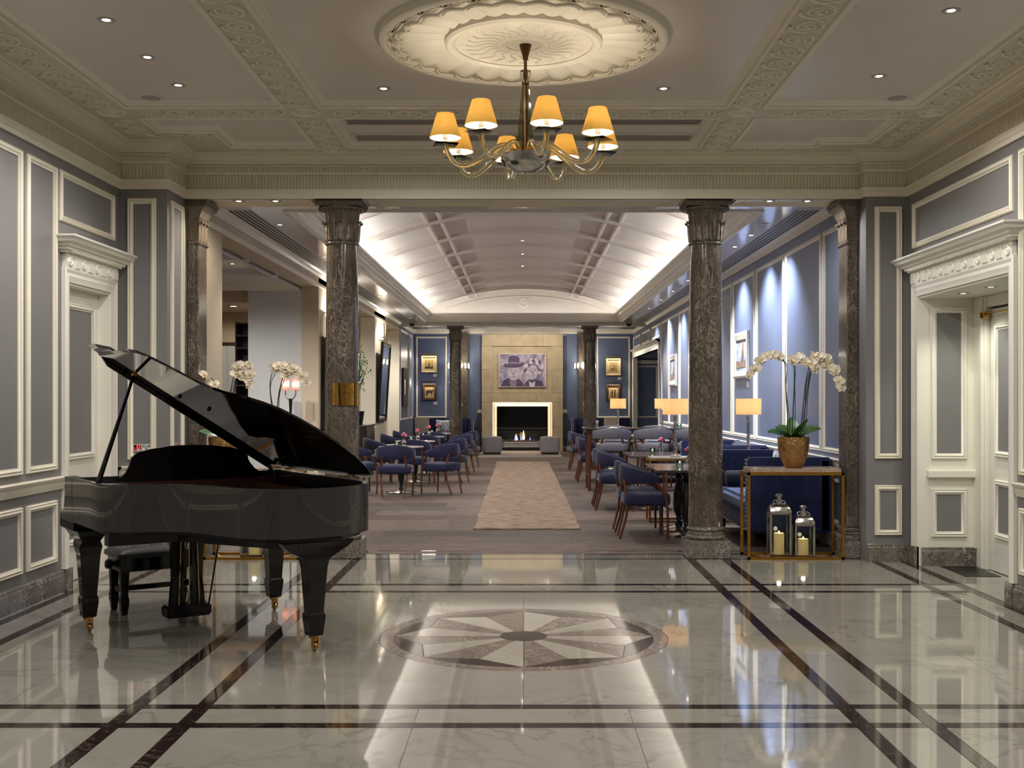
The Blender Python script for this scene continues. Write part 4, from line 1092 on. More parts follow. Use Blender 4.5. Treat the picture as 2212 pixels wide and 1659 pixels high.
# pedal lyre
LU, LD = .60, .05
b = MB().box(LU-.15, LU+.15, -LD-.07, -LD+.07, .045, .125); b.build('lyre_box', M['lacquer_leg'], pn, bev=.012, seg=2)
for s in (-1, 1): MB().loft([[(LU+s*.065-w_, -LD-.03, z), (LU+s*.065+w_, -LD-.03, z), (LU+s*.065+w_, -LD+.03, z), (LU+s*.065-w_, -LD+.03, z)] for z, w_ in ((.12,.05), (.3,.034), (.5,.04), (.66,.055))]).build('lyre_post', M['lacquer_leg'], pn)
MB().box(LU-.14, LU+.14, -LD-.045, -LD+.045, .55, .575).build('lyre_rail', M['lacquer_leg'], pn)
for s in (-1, 0, 1):
    MB().tube([(LU+s*.07, -LD-.05, .12), (LU+s*.05, -LD-.05, .68)], .003, 6).build('pedal_rod', M['brass'], pn)
    MB().loft([[(LU+s*.07-w_, y, .062), (LU+s*.07+w_, y, .062), (LU+s*.07+w_, y, .072), (LU+s*.07-w_, y, .072)] for y, w_ in ((-LD+.06,.012), (-LD+.14,.014), (-LD+.20,.024), (-LD+.22,.014))]).build('pedal', M['brass'], pn)
for s in (-1, 1): MB().tube([(LU+s*.13, -LD-.06, .12), (LU+s*.10, -LD-.38, .67)], .006, 6).build('lyre_brace', M['blackmetal'], pn)
# ---- bench
bn = thing('piano_bench', 'black piano bench with buttoned charcoal leather seat behind the piano', 'bench', (-2.64, 7.94, 0), PRZ)
BWX, BDY = .30, .18
sg = MB(); nx, ny = 36, 20; top = []
def sz(i, j):
    x, y = -1+2*i/nx, -1+2*j/ny
    e = (1-abs(x)**6)**.5*(1-abs(y)**5)**.5 if abs(x) < 1 and abs(y) < 1 else 0
    tuft = 0
    for a in (-.6,-.2,.2,.6):
        for c_ in (-.45,.45): tuft += .022*math.exp(-(((x-a)/.09)**2+((y-c_)/.14)**2))
    return .425+.045*e-tuft
vs_ = [((-1+2*i/nx)*BWX, (-1+2*j/ny)*BDY, sz(i, j)) for j in range(ny+1) for i in range(nx+1)]
fs_ = [(j*(nx+1)+i, j*(nx+1)+i+1, (j+1)*(nx+1)+i+1, (j+1)*(nx+1)+i) for j in range(ny) for i in range(nx)]
sg.add(vs_, fs_); sg.box(-BWX, BWX, -BDY, BDY, .395, .426)
sg.build('seat', M['bench_leather'], bn, smooth=50)
MB().box(-.28, .28, -.165, .165, .30, .396).build('apron', M['lacquer_leg'], bn, bev=.004)
for sx in (-1, 1):
    for sy in (-1, 1):
        u, v = sx*.245, sy*.13
        MB().loft([[(u-h, v-h, z), (u+h, v-h, z), (u+h, v+h, z), (u-h, v+h, z)] for z, h in ((.31,.03), (.15,.023), (.13,.024), (.11,.029), (.085,.029), (0,.018))]).build('leg', M['lacquer_leg'], bn, bev=.002)
for p, q in (((-.245,-.13), (-.245,.13)), ((.245,-.13), (.245,.13)), ((-.245,0), (.245,0))): MB().bar((*p, .165), (*q, .165), .022, .035).build('stretcher', M['lacquer_leg'], bn)
for s in (-1, 1): MB().lathe([(0,0), (.018,0), (.018,.015), (.032,.02), (.034,.05), (.02,.06), (0,.062)], 16).rot(Matrix.Translation((s*.28, 0, .345)) @ Matrix.Rotation(s*PI/2, 4, 'Y')).build('height_knob', M['lacquer'], bn, smooth=40)

# ================================================================= CHANDELIER
CHX, CHY = .012, 7.12
ch = thing('chandelier', 'eight arm amber glass chandelier with golden shades hanging from the ceiling rose', 'chandelier', (CHX, CHY, 0))
MB().lathe([(0,3.79), (.108,3.79), (.108,3.775), (.10,3.77), (0,3.77)], 36).build('ceiling_plate', M['ceil'], ch, smooth=40)
MB().lathe([(0,3.785), (.045,3.785), (.043,3.775), (.018,3.69), (.018,3.672), (0,3.672)], 24).build('canopy', M['bronze_dark'], ch, smooth=40)
MB().lathe([(0,3.06), (.0105,3.06), (.0105,3.69), (0,3.69)], 16).build('rod', M['bronze_dark'], ch, smooth=40)
MB().lathe([(.012,3.545), (.024,3.55), (.034,3.575), (.033,3.60), (.02,3.605), (.012,3.60)], 24).build('glass_bulb', M['glass_clear'], ch, smooth=40)
MB().lathe([(0,3.515), (.024,3.515), (.024,3.53), (0,3.53)], 24).build('collar', M['bronze_dark'], ch)
for a in (R(20), R(110)):
    c_, s_ = math.cos(a), math.sin(a); t_ = .003
    MB().loft([[(c_*x-s_*y, s_*x+c_*y, z) for x, z in ((-.022,3.515), (.022,3.515), (.064,3.06), (-.064,3.06))] for y in (-t_, t_)]).build('glass_fin', M['glass_green'], ch)
MB().lathe([(0,2.93), (.006,2.932), (.01,2.945), (.06,2.95), (.11,2.975), (.14,3.01), (.15,3.045), (.148,3.058), (.135,3.062), (0,3.062)], 40).build('hub_bowl', M['chrome'], ch, smooth=40)
MB().ring([(.145,3.0), (.158,3.02), (.158,3.05), (.15,3.062)], 40).build('hub_glass_rim', M['glass_clear'], ch, smooth=40)
ARC = [(.075,3.055), (.085,3.09), (.105,3.115), (.14,3.12), (.19,3.10), (.25,3.055), (.32,3.005), (.39,2.975), (.45,2.985), (.495,3.03), (.515,3.075), (.52,3.105)]
sp_ = smoothp([(r, 0, z) for r, z in ARC], 4)
arm_me = MB().tube(sp_, [.012+.005*min(1, i/20) for i in range(len(sp_))], 12).mesh('arm', M['glass_arm'], 60)
cup_me = MB().lathe([(0,3.06), (.02,3.06), (.022,3.09), (.016,3.095), (0,3.095)], 14, (.075,0,0)).mesh('arm_cup', M['brass'], 40)
plm = MB(); a_ = .072
plm.obox((.52,0,3.098), (a_,0,0), (0,a_,0), (0,0,.0025)); plate_me = plm.mesh('glass_plate', M['glass_plate'])
cand_me = MB().lathe([(0,3.105), (.02,3.105), (.022,3.118), (.014,3.125), (.014,3.185), (0,3.185)], 14, (.52,0,0)).mesh('candle_sleeve', M['trim_white'], 40)
shd = MB().lathe([(.1005,3.14), (.056,3.292)], 32, (.52,0,0)).v
sm = MB()
sm.lathe([(.1005,3.14), (.056,3.292)], 32, (.52,0,0)); sm.f = [f for f in sm.f if len(f) == 4]
shade_me = sm.mesh('lamp_shade', M['shade_gold'], 60)
sl = MB().lathe([(.0985,3.1405), (.0545,3.291)], 32, (.52,0,0)); sl.f = [f for f in sl.f if len(f) == 4]
lining_me = sl.mesh('shade_lining', M['shade_lining'], 60)
bulb_me = MB().sphere((.52,0,3.205), .018, 10, 6, (1,1,1.4)).mesh('bulb', glow('warm_bulb', (1,.78,.45), 25), 60)
for k in range(8):
    a = R(-90+14+45*k)
    ar = link('arm', arm_me, ch, rz=a); link('arm_cup', cup_me, ar); link('glass_plate', plate_me, ar, rz=0)
    link('candle_sleeve', cand_me, ar); link('bulb', bulb_me, ar)
    sh_ = link('lamp_shade', shade_me, ch, rz=a); link('shade_lining', lining_me, sh_)
    lamp('POINT', (CHX*0+.52*math.cos(a), .52*math.sin(a), 3.215), P_SHADE, WARM, ch, None, shadow_soft_size=.03)
MB().loft([[lidp(u, d, t) for u, d in ((-.13,-.15), (1.26,-.15), (1.26,-.128), (-.13,-.128))] for t in (0, -.075)]).build('lid_front_lip', M['lacquer_leg'], pn, bev=.004)
# ================================================================= RUGS
def rug(name, label, x0, x1, y0, y1, m, skew=0):
    r = thing(name, label, 'rug', ((x0+x1)/2, (y0+y1)/2, 0))
    w_, l_ = (x1-x0)/2, (y1-y0)/2; nx, ny = 10, max(12, int(l_*10)); b = MB(); top = []
    P = []
    for j in range(ny+1):
        for i in range(nx+1):
            x = -w_+2*w_*i/nx; yy = -l_+2*l_*j/ny
            if i in (0, nx): x += random.uniform(-.012, .012)
            if j in (0, ny): yy += random.uniform(-.012, .012)
            P.append((x+skew*yy/l_, yy, .014+random.uniform(0, .003)))
    q = nx+1
    b.add(P, [(j*q+i, j*q+i+1, (j+1)*q+i+1, (j+1)*q+i) for j in range(ny) for i in range(nx)])
    edge = [i for i in range(q)]+[j*q+nx for j in range(1, ny+1)]+[ny*q+i for i in range(nx-1, -1, -1)]+[j*q for j in range(ny-1, 0, -1)]
    ev = [P[i] for i in edge]; m_ = len(ev)
    b.add(ev+[(x, yy, .0015) for x, yy, z in ev], [(i, (i+1) % m_, m_+(i+1) % m_, m_+i) for i in range(m_)])
    b.build('pile', M[m], r, smooth=60)
    return r
rug('runner_rug', 'long distressed taupe runner rug down the middle of the lounge', -.60, .62, 12.70, 26.3, 'rug', -.03)
rug('hearth_rug', 'pale rug under the two grey stools before the fire', -1.17, 1.0, 28.2, 31.35, 'rug_pale')
# ================================================================= CHAIRS
def rrect(cx, cy_, w_, d_, r, z, n=4):
    pts = []
    for (sx, sy, a0) in ((1,1,0), (-1,1,PI/2), (-1,-1,PI), (1,-1,3*PI/2)):
        for i in range(n+1):
            a = a0+PI/2*i/n
            pts.append((cx+sx*(w_/2-r)+r*math.cos(a), cy_+sy*(d_/2-r)+r*math.sin(a), z))
    return pts
def pad(z0, z1, w_, d_, r, cy_=0, crown=.012):
    h = z1-z0; rings = []
    for t, s in ((0, .93), (.08, .975), (.25, 1), (.75, 1), (.92, .975), (1, .92)): rings.append(rrect(0, cy_, w_*s, d_*s, r*s, z0+h*t))
    rings.append(rrect(0, cy_, w_*.6, d_*.6, r*.6, z1+crown))
    return MB().loft(rings)
def wrap_back(zc0, zc1, ze0, ze1, rx, ry, yc, ph, th, n=26):
    rings = []
    for i in range(n+1):
        t = -1+2*i/n; f = R(ph)*t; s = abs(t)**1.6
        cx, cy_ = rx*math.sin(f), yc-ry*math.cos(f)
        nx, ny = math.sin(f), -math.cos(f)
        z0, z1 = zc0+(ze0-zc0)*s, zc1+(ze1-zc1)*s; k = th*(1-.35*s)/2
        sec = [(-1,.12), (-1,.88), (-.6,1), (.6,1), (1,.88), (1,.12), (.6,0), (-.6,0)]
        rings.append([(cx+nx*k*a, cy_+ny*k*a, z0+(z1-z0)*c_) for a, c_ in sec])
    return MB().loft(rings)
def leg_tube(pts, r): return MB().tube(smoothp(pts, 4), [r[0]+(r[1]-r[0])*i/((len(pts)-1)*4) for i in range((len(pts)-1)*4+1)], 8)
def make_armchair():
    c = thing('dining_armchair', 'navy', 'chair')
    pad(.365, .485, .52, .50, .09, .015).build('seat', M['velvet'], c, smooth=50)
    wrap_back(.585, .80, .615, .675, .285, .27, .03, 112, .06).build('backrest', M['velvet'], c, smooth=50)
    for s in (-1, 1):
        leg_tube([(s*.15,-.275,0), (s*.185,-.215,.22), (s*.20,-.195,.40), (s*.185,-.215,.52), (s*.165,-.232,.64)], (.013, .017)).build('leg', M['walnut'], c, smooth=60)
        leg_tube([(s*.235,.225,0), (s*.245,.225,.2), (s*.25,.215,.40), (s*.262,.17,.52), (s*.272,.08,.64)], (.013, .017)).build('leg', M['walnut'], c, smooth=60)
    return c
acp = make_armchair(); acu = [False]
def armchair(x, y, deg, label): return place(acp, acu, (x, y, 0), R(deg), label, 'navy velvet armchairs')
TY = [17.7, 20.0, 22.4, 24.5]; TX = -1.95
for i, ty in enumerate(TY):
    w_ = nth(i)+' round table'
    armchair(TX+(.0, .05, .02, .0)[i], ty-.78, (0, -4, 3, 0)[i], f'navy velvet armchair with its back to the lobby at the {w_}')
    armchair(TX+.66, ty-.16, (62, 70, 74, 72)[i], f'navy velvet armchair on the runner side of the {w_}')
    armchair(TX-.66, ty-.05, (-68, -80, -75, -80)[i], f'navy velvet armchair on the side room side of the {w_}')
for y_, nm in ((12.0, 'nearest the lobby behind the column'), (12.62, 'second from the lobby'),
               (15.0, 'third from the lobby'), (15.66, 'fourth from the lobby'),
               (20.05, 'just beyond the bar table'), (20.72, 'second beyond the bar table'),
               (23.35, 'third beyond the bar table'), (24.08, 'nearest the fireplace')):
    armchair(1.30 if y_ < 14 else (1.24 if y_ < 17 else 1.24), y_, -90, f'navy velvet armchair facing the blue wall, {nm}')
# ---- bar chairs
def make_barchair():
    c = thing('bar_chair', 'grey', 'chair')
    pad(.665, .79, .50, .46, .1, .0).build('seat', M['leather'], c, smooth=50)
    wrap_back(.86, 1.035, .87, .99, .33, .20, -.02, 62, .06, 18).build('backrest', M['leather'], c, smooth=50)
    for s in (-1, 1):
        leg_tube([(s*.20,-.24,0), (s*.2,-.20,.45), (s*.185,-.185,.7), (s*.14,-.205,.94)], (.014, .02)).build('leg', M['walnut'], c, smooth=60)
        leg_tube([(s*.21,.2,0), (s*.21,.19,.4), (s*.20,.175,.69)], (.014, .02)).build('leg', M['walnut'], c, smooth=60)
        leg_tube([(s*.235,-.12,.69), (s*.275,-.09,.8), (s*.285,-.10,.92)], (.018, .014)).build('side_upright', M['walnut'], c, smooth=60)
    MB().tube([(-.2,.19,.26), (.2,.19,.26), (.2,-.21,.26), (-.2,-.21,.26)], .010, 8, closed=True).build('foot_rail', M['brass'], c)
    return c
bcp = make_barchair(); bcu = [False]
for x, nm in ((1.40, 'nearest the runner rug'), (2.05, 'in the middle of the row'), (2.70, 'nearest the blue wall')):
    place(bcp, bcu, (x, 17.72, 0), 0, f'grey leather bar chair before the high dark table, {nm}', 'grey bar chairs')
for x, nm in ((1.55, 'nearest the runner rug'), (2.3, 'nearest the blue wall')):
    place(bcp, bcu, (x, 19.1, 0), PI, f'grey leather bar chair on the fireplace side of the high table, {nm}', 'grey bar chairs')
bt = thing('bar_table', 'high dark bar table with walnut legs beside the runner rug', 'table', (2.03, 18.4, 0))
MB().box(-1.05, 1.05, -.42, .42, .995, 1.02).build('table_top', M['dark_top'], bt, bev=.004)
MB().box(-1.02, 1.02, -.39, .39, .945, .995).build('apron', M['wood_dark'], bt)
for sx in (-1, 1):
    for sy in (-1, 1): MB().loft([rrect(sx*.96, sy*.33, w_, w_, .01, z, 2) for z, w_ in ((0,.045), (.95,.06))]).build('leg', M['walnut'], bt)
    MB().bar((sx*.96, -.33, .25), (sx*.96, .33, .25), .03, .03).build('foot_rail', M['brass'], bt)
# ================================================================= TABLES
def make_round():
    t = thing('round_table', 'pale', 'table')
    MB().lathe([(0,.715), (.33,.715), (.355,.722), (.36,.73), (.358,.738), (0,.74)], 40).build('table_top', M['table_marble'], t, smooth=30)
    MB().lathe([(0,.05), (.035,.05), (.035,.09), (.024,.10), (.028,.12), (.022,.14), (.046,.20), (.055,.28), (.05,.4), (.036,.5), (.028,.58), (.04,.60), (.028,.62), (.04,.66), (.07,.70), (.07,.716), (0,.716)], 20).build('pedestal', M['blackmetal'], t, smooth=40)
    MB().lathe([(0,0), (.235,0), (.24,.012), (.22,.022), (.1,.04), (.04,.055), (0,.055)], 32).build('base', M['chrome'], t, smooth=40)
    return t
rtp = make_round(); rtu = [False]
for i, ty in enumerate(TY): place(rtp, rtu, (TX, ty, 0), 0, f'round pale marble table on a black pedestal, {nth(i)} from the piano', 'round marble tables')
def make_square():
    t = thing('square_table', 'dark', 'table')
    MB().box(-.36, .36, -.315, .315, .713, .74).build('table_top', M['dark_top'], t, bev=.004)
    MB().lathe([(0,.05), (.045,.05), (.045,.10), (.03,.11), (.036,.13), (.028,.15), (.058,.22), (.066,.30), (.06,.4), (.042,.5), (.032,.58), (.046,.60), (.032,.62), (.046,.66), (.09,.70), (.09,.714), (0,.714)], 20).build('pedestal', M['blackmetal'], t, smooth=40)
    MB().lathe([(0,0), (.225,0), (.23,.012), (.21,.022), (.1,.045), (.04,.06), (0,.06)], 32).build('base', M['chrome'], t, smooth=40)
    return t
sqp = make_square(); squ = [False]
SQ = [(12.085,'nearest the orchid column'), (12.715,'second behind the orchid column'), (14.97,'third behind the orchid column'), (15.602,'fourth behind the orchid column'), (20.2,'first beyond the bar table'), (23.7,'nearest the fireplace')]
for yy, nm in SQ: place(sqp, squ, (1.775, yy, 0), 0, f'dark marble square table on a black pedestal, {nm}', 'dark square tables')
# ================================================================= TABLE SETTINGS
def make_vase(loc, label, rz):
    v = thing('rose_vase', label, 'vase', loc, rz, 'bud vases with pink roses')
    MB().lathe([(0,0), (.026,0), (.034,.02), (.036,.05), (.03,.085), (.022,.10), (.026,.108), (.022,.108), (.018,.10), (.03,.05), (.024,.012), (0,.01)], 16).build('glass_vase', M['glass_clear'], v, smooth=50)
    for dx, dy, h in ((0,0,.20), (.03,.01,.17), (-.022,.015,.18)):
        MB().tube([(0,0,.02), (dx*.5,dy*.5,h*.6), (dx,dy,h)], .003, 5).build('stem', M['stem'], v)
        fb = MB(); fb.sphere((dx,dy,h), .024, 10, 6, (1,1,.9))
        for k in range(5):
            a = 2*PI*k/5; fb.sphere((dx+.012*math.cos(a), dy+.012*math.sin(a), h+.004), .017, 8, 5)
        fb.build('rose', M['rose'], v, smooth=60)
    for k in range(4):
        a = k*1.7; x, y = .04*math.cos(a), .04*math.sin(a)
        MB().add([(0,0,.10), (x*.6-y*.25,y*.6+x*.25,.125), (x,y,.135), (x*.6+y*.25,y*.6-x*.25,.125)], [(0,1,2,3)]).build('leaf', M['plantleaf'], v)
    return v
def make_votive(loc, label):
    v = thing('votive_candle', label, 'candle', loc, 0, 'teal glass votive candles')
    MB().lathe([(0,0), (.034,0), (.038,.01), (.04,.065), (.036,.065), (.034,.012), (0,.01)], 18).build('glass_holder', M['glass_teal'], v, smooth=50)
    MB().lathe([(0,.011), (.028,.011), (.028,.035), (0,.035)], 14).build('wax', M['candle'], v)
    MB().lathe([(0,0), (.006,.006), (.004,.016), (0,.022)], 8, (0,0,.036)).build('flame', M['flame'], v)
    return v
for i, ty in enumerate(TY):
    make_vase((TX+.05, ty-.05, .7405), f'glass bud vase of pink roses on the {nth(i)} round table', i*1.3)
    make_votive((TX-.07, ty-.02, .7405), f'teal glass votive candle on the {nth(i)} round table')
for i, (yy, nm) in enumerate(((12.5,'table behind the orchid column'), (15.5,'second pair of square tables'), (20.2,'square table beyond the bar table'))):
    make_vase((1.86 if i == 0 else 1.92, yy, .7405), f'glass bud vase of a pink rose on the dark {nm}', i*1.1)
    make_votive((1.76 if i == 0 else 1.80, yy+.02, .7405), f'teal glass votive candle on the dark {nm}')
make_votive((2.6, 18.55, 1.0205), 'teal glass votive candle on the high bar table')
# ================================================================= LAMPS AND CONSOLES
def make_lamp():
    t = thing('table_lamp', 'lamp', 'lamp')
    MB().box(-.06, .06, -.06, .06, 0, .018).build('base', M['chrome'], t, bev=.003)
    prof = []; z = .018; k = 0
    rings = []
    while z < .50:
        rings.append([((.019+.004*math.sin(k*1.9+3*j)+random.uniform(-.0015,.0015))*math.cos(2*PI*j/14), (.019+.004*math.sin(k*1.9+3*j)+random.uniform(-.0015,.0015))*math.sin(2*PI*j/14), z) for j in range(14)])
        z += .009; k += 1
    MB().loft(rings).build('stem', M['chrome'], t, smooth=25)
    MB().tube([(0,0,.49), (0,0,.60)], .006, 6).build('lamp_holder', M['chrome'], t)
    s = MB().lathe([(.155,.515), (.155,.71)], 40); s.f = [f for f in s.f if len(f) == 4]
    s.build('lamp_shade', M['shade_tan'], t, smooth=60)
    MB().sphere((0,0,.62), .028, 10, 6).build('bulb', glow('lamp_bulb', (1,.8,.5), 25), t, smooth=60)
    return t
tlp = make_lamp(); tlu = [False]
def table_lamp(x, y, z, label):
    o = place(tlp, tlu, (x, y, z), 0, label, 'table lamps')
    lamp('POINT', (x, y, z+.62), P_LAMP, WARM, None, None, shadow_soft_size=.03)
    return o
def divider(yc, nm):
    t = thing('divider_console', f'slim gold framed console with pale top between the booths, {nm}', 'console table', (2.27, yc, 0), 0, 'divider consoles')
    MB().box(-.73, .73, -.16, .16, .765, .79).build('table_top', M['table_marble'], t, bev=.003)
    f = MB()
    for sy in (-1, 1):
        f.box(-.74, .74, sy*.165-.01, sy*.165+.01, .742, .765); f.box(-.74, .74, sy*.165-.01, sy*.165+.01, 0, .022)
    for sx in (-1, 1):
        f.box(sx*.74-.01, sx*.74+.01, -.175, .175, .742, .765); f.box(sx*.74-.01, sx*.74+.01, -.175, .175, 0, .022)
    f.build('frame', M['goldleaf'], t)
    for sx in (-1, 1):
        for sy in (-1, 1): MB().box(sx*.74-.012, sx*.74+.012, sy*.165-.012, sy*.165+.012, 0, .765).build('leg', M['goldleaf'], t)
divider(13.62, 'nearer the lobby'); divider(21.75, 'beyond the bar table')
table_lamp(1.86, 13.62, .79, 'table lamp with textured silver stem partly hidden behind the orchid column')
table_lamp(2.757, 13.62, .79, 'table lamp with textured silver stem just beside the orchid, against the blue wall')
table_lamp(1.85, 21.75, .79, 'table lamp with textured silver stem in front of the two-figure picture')
table_lamp(2.72, 21.75, .79, 'table lamp with textured silver stem half covered by the nearer tan shade')
# ================================================================= SOFAS
def sofa(name, label, y0, y1, grp):
    """High-armed booth sofa against the blue wall, facing -x."""
    s = thing(name, label, 'sofa', (2.70, (y0+y1)/2, 0), 0, grp)
    h = (y1-y0)/2
    MB().box(.28, .41, -h, h, .14, .90).build('backrest', M['velvet_blue'], s, bev=.03, seg=2)
    for sy in (-1, 1):
        ar = MB().box(-.44, .41, *sorted((sy*h, sy*(h-.13))), .14, .905).build('arm', M['velvet_blue'], s, bev=.02, seg=2)
        nh = MB()
        for k in range(18): nh.sphere((-.442, sy*(h-.02), .18+k*.041), .009, 6, 4)
        for k in range(18): nh.sphere((-.442, sy*(h-.11), .18+k*.041), .009, 6, 4)
        tag(nh.build('nailheads', M['chrome'], ar, smooth=60), kind='stuff')
        bt_ = MB()
        for a in (-.25, 0, .2):
            for z in (.62, .76): bt_.sphere((a, sy*(h-.133), z), .014, 8, 5)
        tag(bt_.build('buttons', M['velvet_dark'], ar, smooth=60), kind='stuff')
    MB().box(-.42, .30, -h+.12, h-.12, .14, .33).build('seat_rail', M['velvet_blue'], s, bev=.015)
    MB().box(-.45, .28, -h+.135, h-.135, .33, .49).build('seat_cushion', M['velvet_light'], s, bev=.045, seg=3)
    nh = MB(); k = int(2*h/.03)
    for i in range(k): nh.sphere((-.425, -h+.1+i*.03*(2*h-.2)/(k*.03), .155), .008, 6, 4)
    tag(nh.build('rail_nailheads', M['chrome'], s, smooth=60), kind='stuff')
    for sx in (-.38, .34):
        for sy in (-1, 1): MB().loft([rrect(sx, sy*(h-.08), w_, w_, .012, z, 2) for z, w_ in ((0,.04), (.14,.06))]).build('leg', M['wood_dark'], s)
    return s
S1 = sofa('booth_sofa', 'royal blue high-armed sofa behind the gold console, lobby end', 11.2, 12.98, 'blue booth sofas')
sofa('booth_sofa', 'royal blue high-armed sofa second along the blue wall', 14.1, 16.0, 'blue booth sofas')
sofa('booth_sofa', 'royal blue high-armed sofa beyond the bar table along the blue wall', 19.7, 21.4, 'blue booth sofas')
def cushion(loc, label, m, rx, rz, w_=.4, cat='cushion', lean=0):
    t = thing('scatter_cushion', label, cat, loc, rz)
    n = 10; P = []; Q = []
    for j in range(n+1):
        for i in range(n+1):
            x, y = -1+2*i/n, -1+2*j/n
            e = max(0, (1-x*x)*(1-y*y))**.5; k = 1-.08*(1-abs(x*y))
            P.append((x*w_/2*k, .075*e, w_/2+y*w_/2*k)); Q.append((x*w_/2*k, -.075*e, w_/2+y*w_/2*k))
    q = n+1; fs = [(j*q+i, j*q+i+1, (j+1)*q+i+1, (j+1)*q+i) for j in range(n) for i in range(n)]
    b = MB().add(P, fs).add(Q, fs); b.rot(Matrix.Rotation(rx, 4, 'X'))
    b.build('cover', M[m], t, smooth=60)
    return t
def bolster(loc, label, m):
    t = thing('bolster_cushion', label, 'cushion', loc)
    MB().lathe([(0,-.24), (.06,-.24), (.088,-.225), (.09,-.2), (.09,.2), (.088,.225), (.06,.24), (0,.24)], 20).rot(Matrix.Rotation(PI/2, 4, 'Y')).build('cover', M[m], t, smooth=40)
    return t
bolster((2.55, 12.72, .59), 'navy bolster cushion on the sofa behind the gold console', 'velvet_dark')
cushion((2.88, 11.75, .50), 'pale printed scatter cushion peeking over the dark sofa arm', 'cushion_print', R(-8), PI/2, .46)
cushion((2.88, 12.3, .50), 'second pale printed scatter cushion on the sofa behind the console', 'cushion_print', R(-8), PI/2, .44)
# banquettes along the end wall
def banquette(label, x0, x1, s):
    t = thing('banquette', label, 'sofa', ((x0+x1)/2, 31.45, 0), 0, 'end wall banquettes')
    h = (x1-x0)/2
    MB().box(-h, h, .38, .5, .1, .93).build('backrest', M['velvet_blue'], t, bev=.03, seg=2)
    wing = MB().loft([[(s*h, -.45, z0), (s*h, .5, z0), (s*(h-.13), .5, z0), (s*(h-.13), -.45, z0)] for z0 in (.1, .93)]).build('wing_arm', M['velvet_blue'], t, bev=.02, seg=2)
    nh = MB()
    for k in range(17): nh.sphere((s*(h-.035), -.455, .14+k*.047), .016, 6, 4)
    tag(nh.build('nailheads', M['chrome'], wing, smooth=60), kind='stuff')
    MB().box(-h+.02, h-.13, -.4, .4, .12, .32).build('seat_rail', M['velvet_blue'], t, bev=.01)
    MB().box(-h+.02, h-.13, -.42, .38, .32, .48).build('seat_cushion', M['velvet_blue'], t, bev=.04, seg=2)
    for sx in (-1, 1):
        for yy in (-.35, .4): MB().box(sx*(h-.1)-.025, sx*(h-.1)+.025, yy-.025, yy+.025, 0, .12).build('leg', M['wood_dark'], t)
banquette('navy banquette with studded wing below the cow picture', -3.12, -1.42, 1)
banquette('navy banquette with studded wing below the two-figure picture', 1.36, 3.05, -1)
cushion((-2.3, 31.70, .485), 'printed pale cushion on the navy banquette beside the far column', 'cushion_print', R(-12), 0, .42)
cushion((1.95, 31.70, .485), 'printed pale cushion on the banquette towards the alcove', 'cushion_print', R(-12), 0, .40)
th_ = thing('beige_throw', 'beige throw hung over the navy banquette back under the pictures', 'throw', (-2.92, 31.78, .49))
MB().box(-.2, .22, 0, .03, .01, .46).box(-.2, .22, 0, .17, .445, .47).build('cloth', M['throw'], th_, bev=.01, seg=2)
th2 = thing('beige_throw', 'beige throw hung over the banquette back by the tan lamp', 'throw', (2.5, 31.78, .49))
MB().box(-.2, .22, 0, .03, .01, .46).box(-.2, .22, 0, .17, .445, .47).build('cloth', M['throw'], th2, bev=.01, seg=2)
# small metal side table by the wing
sd = thing('side_table', 'small chrome side table beside the studded banquette wing', 'table', (-1.45, 29.9, 0))
MB().box(-.14, .14, -.14, .14, .52, .54).build('table_top', M['table_marble'], sd)
for sx in (-1, 1):
    for sy in (-1, 1): MB().box(sx*.13-.008, sx*.13+.008, sy*.13-.008, sy*.13+.008, 0, .52).build('leg', M['chrome'], sd)
# stools before the fire
for x, nm in ((-.845, 'on the round table side'), (.70, 'on the bar table side')):
    t = thing('pouffe', f'square grey upholstered stool before the fire, {nm}', 'stool', (x, 29.75, .004), 0, 'grey fireside stools')
    pad(.065, .465, .53, .53, .09, 0, .02).build('cover', M['grey_cloth'], t, smooth=50)
    MB().box(-.23, .23, -.23, .23, .016, .08).build('base', M['blackmetal'], t)
# ================================================================= GOLD CONSOLES WITH ORCHIDS AND LANTERNS
def console(label, xc):
    t = thing('gold_console', label, 'console table', (xc, 10.52, 0), 0, 'gold leaf consoles')
    W, D, Z = .45, .18, .812; k = .0125
    def pst(x, y): MB().box(x-k, x+k, y-k, y+k, 0, Z).build('leg', M['goldleaf'], t)
    for sx in (-1, 1):
        for sy in (-1, 1): pst(sx*(W-k), sy*(D-k))
    for sy in (-1, 1):
        MB().box(-W, W, sy*(D-k)-k, sy*(D-k)+k, Z-.026, Z+.001).build('top_rail', M['goldleaf'], t)
        MB().box(-W, W, sy*(D-k)-k, sy*(D-k)+k, 0, .024).build('bottom_rail', M['goldleaf'], t)
    for sx in (-1, 1):
        MB().box(sx*(W-k)-k, sx*(W-k)+k, -D+.025, D-.025, Z-.026, Z).build('side_rail', M['goldleaf'], t)
        MB().box(sx*(W-k)-.008, sx*(W-k)+.008, -D+.02, D-.02, .69, .705).build('side_rail', M['goldleaf'], t)
        MB().bar((sx*(W-.03), D-.03, .012), (sx*(W-.16), -D+.03, .012), .02, .018).build('corner_brace', M['goldleaf'], t)
    MB().box(-W+.03, W-.03, -D+.0, D-.0, Z, Z+.036).build('table_top', veined('console_top_marble', (176,150,130), (150,126,108), (206,190,172), .12, 4, .03, 3, 0, .5), t, bev=.003)
    return t
console('gold leaf console with marble top between the column and the blue wall', 2.536)
console('gold leaf console with orchids standing behind the piano', -2.536)
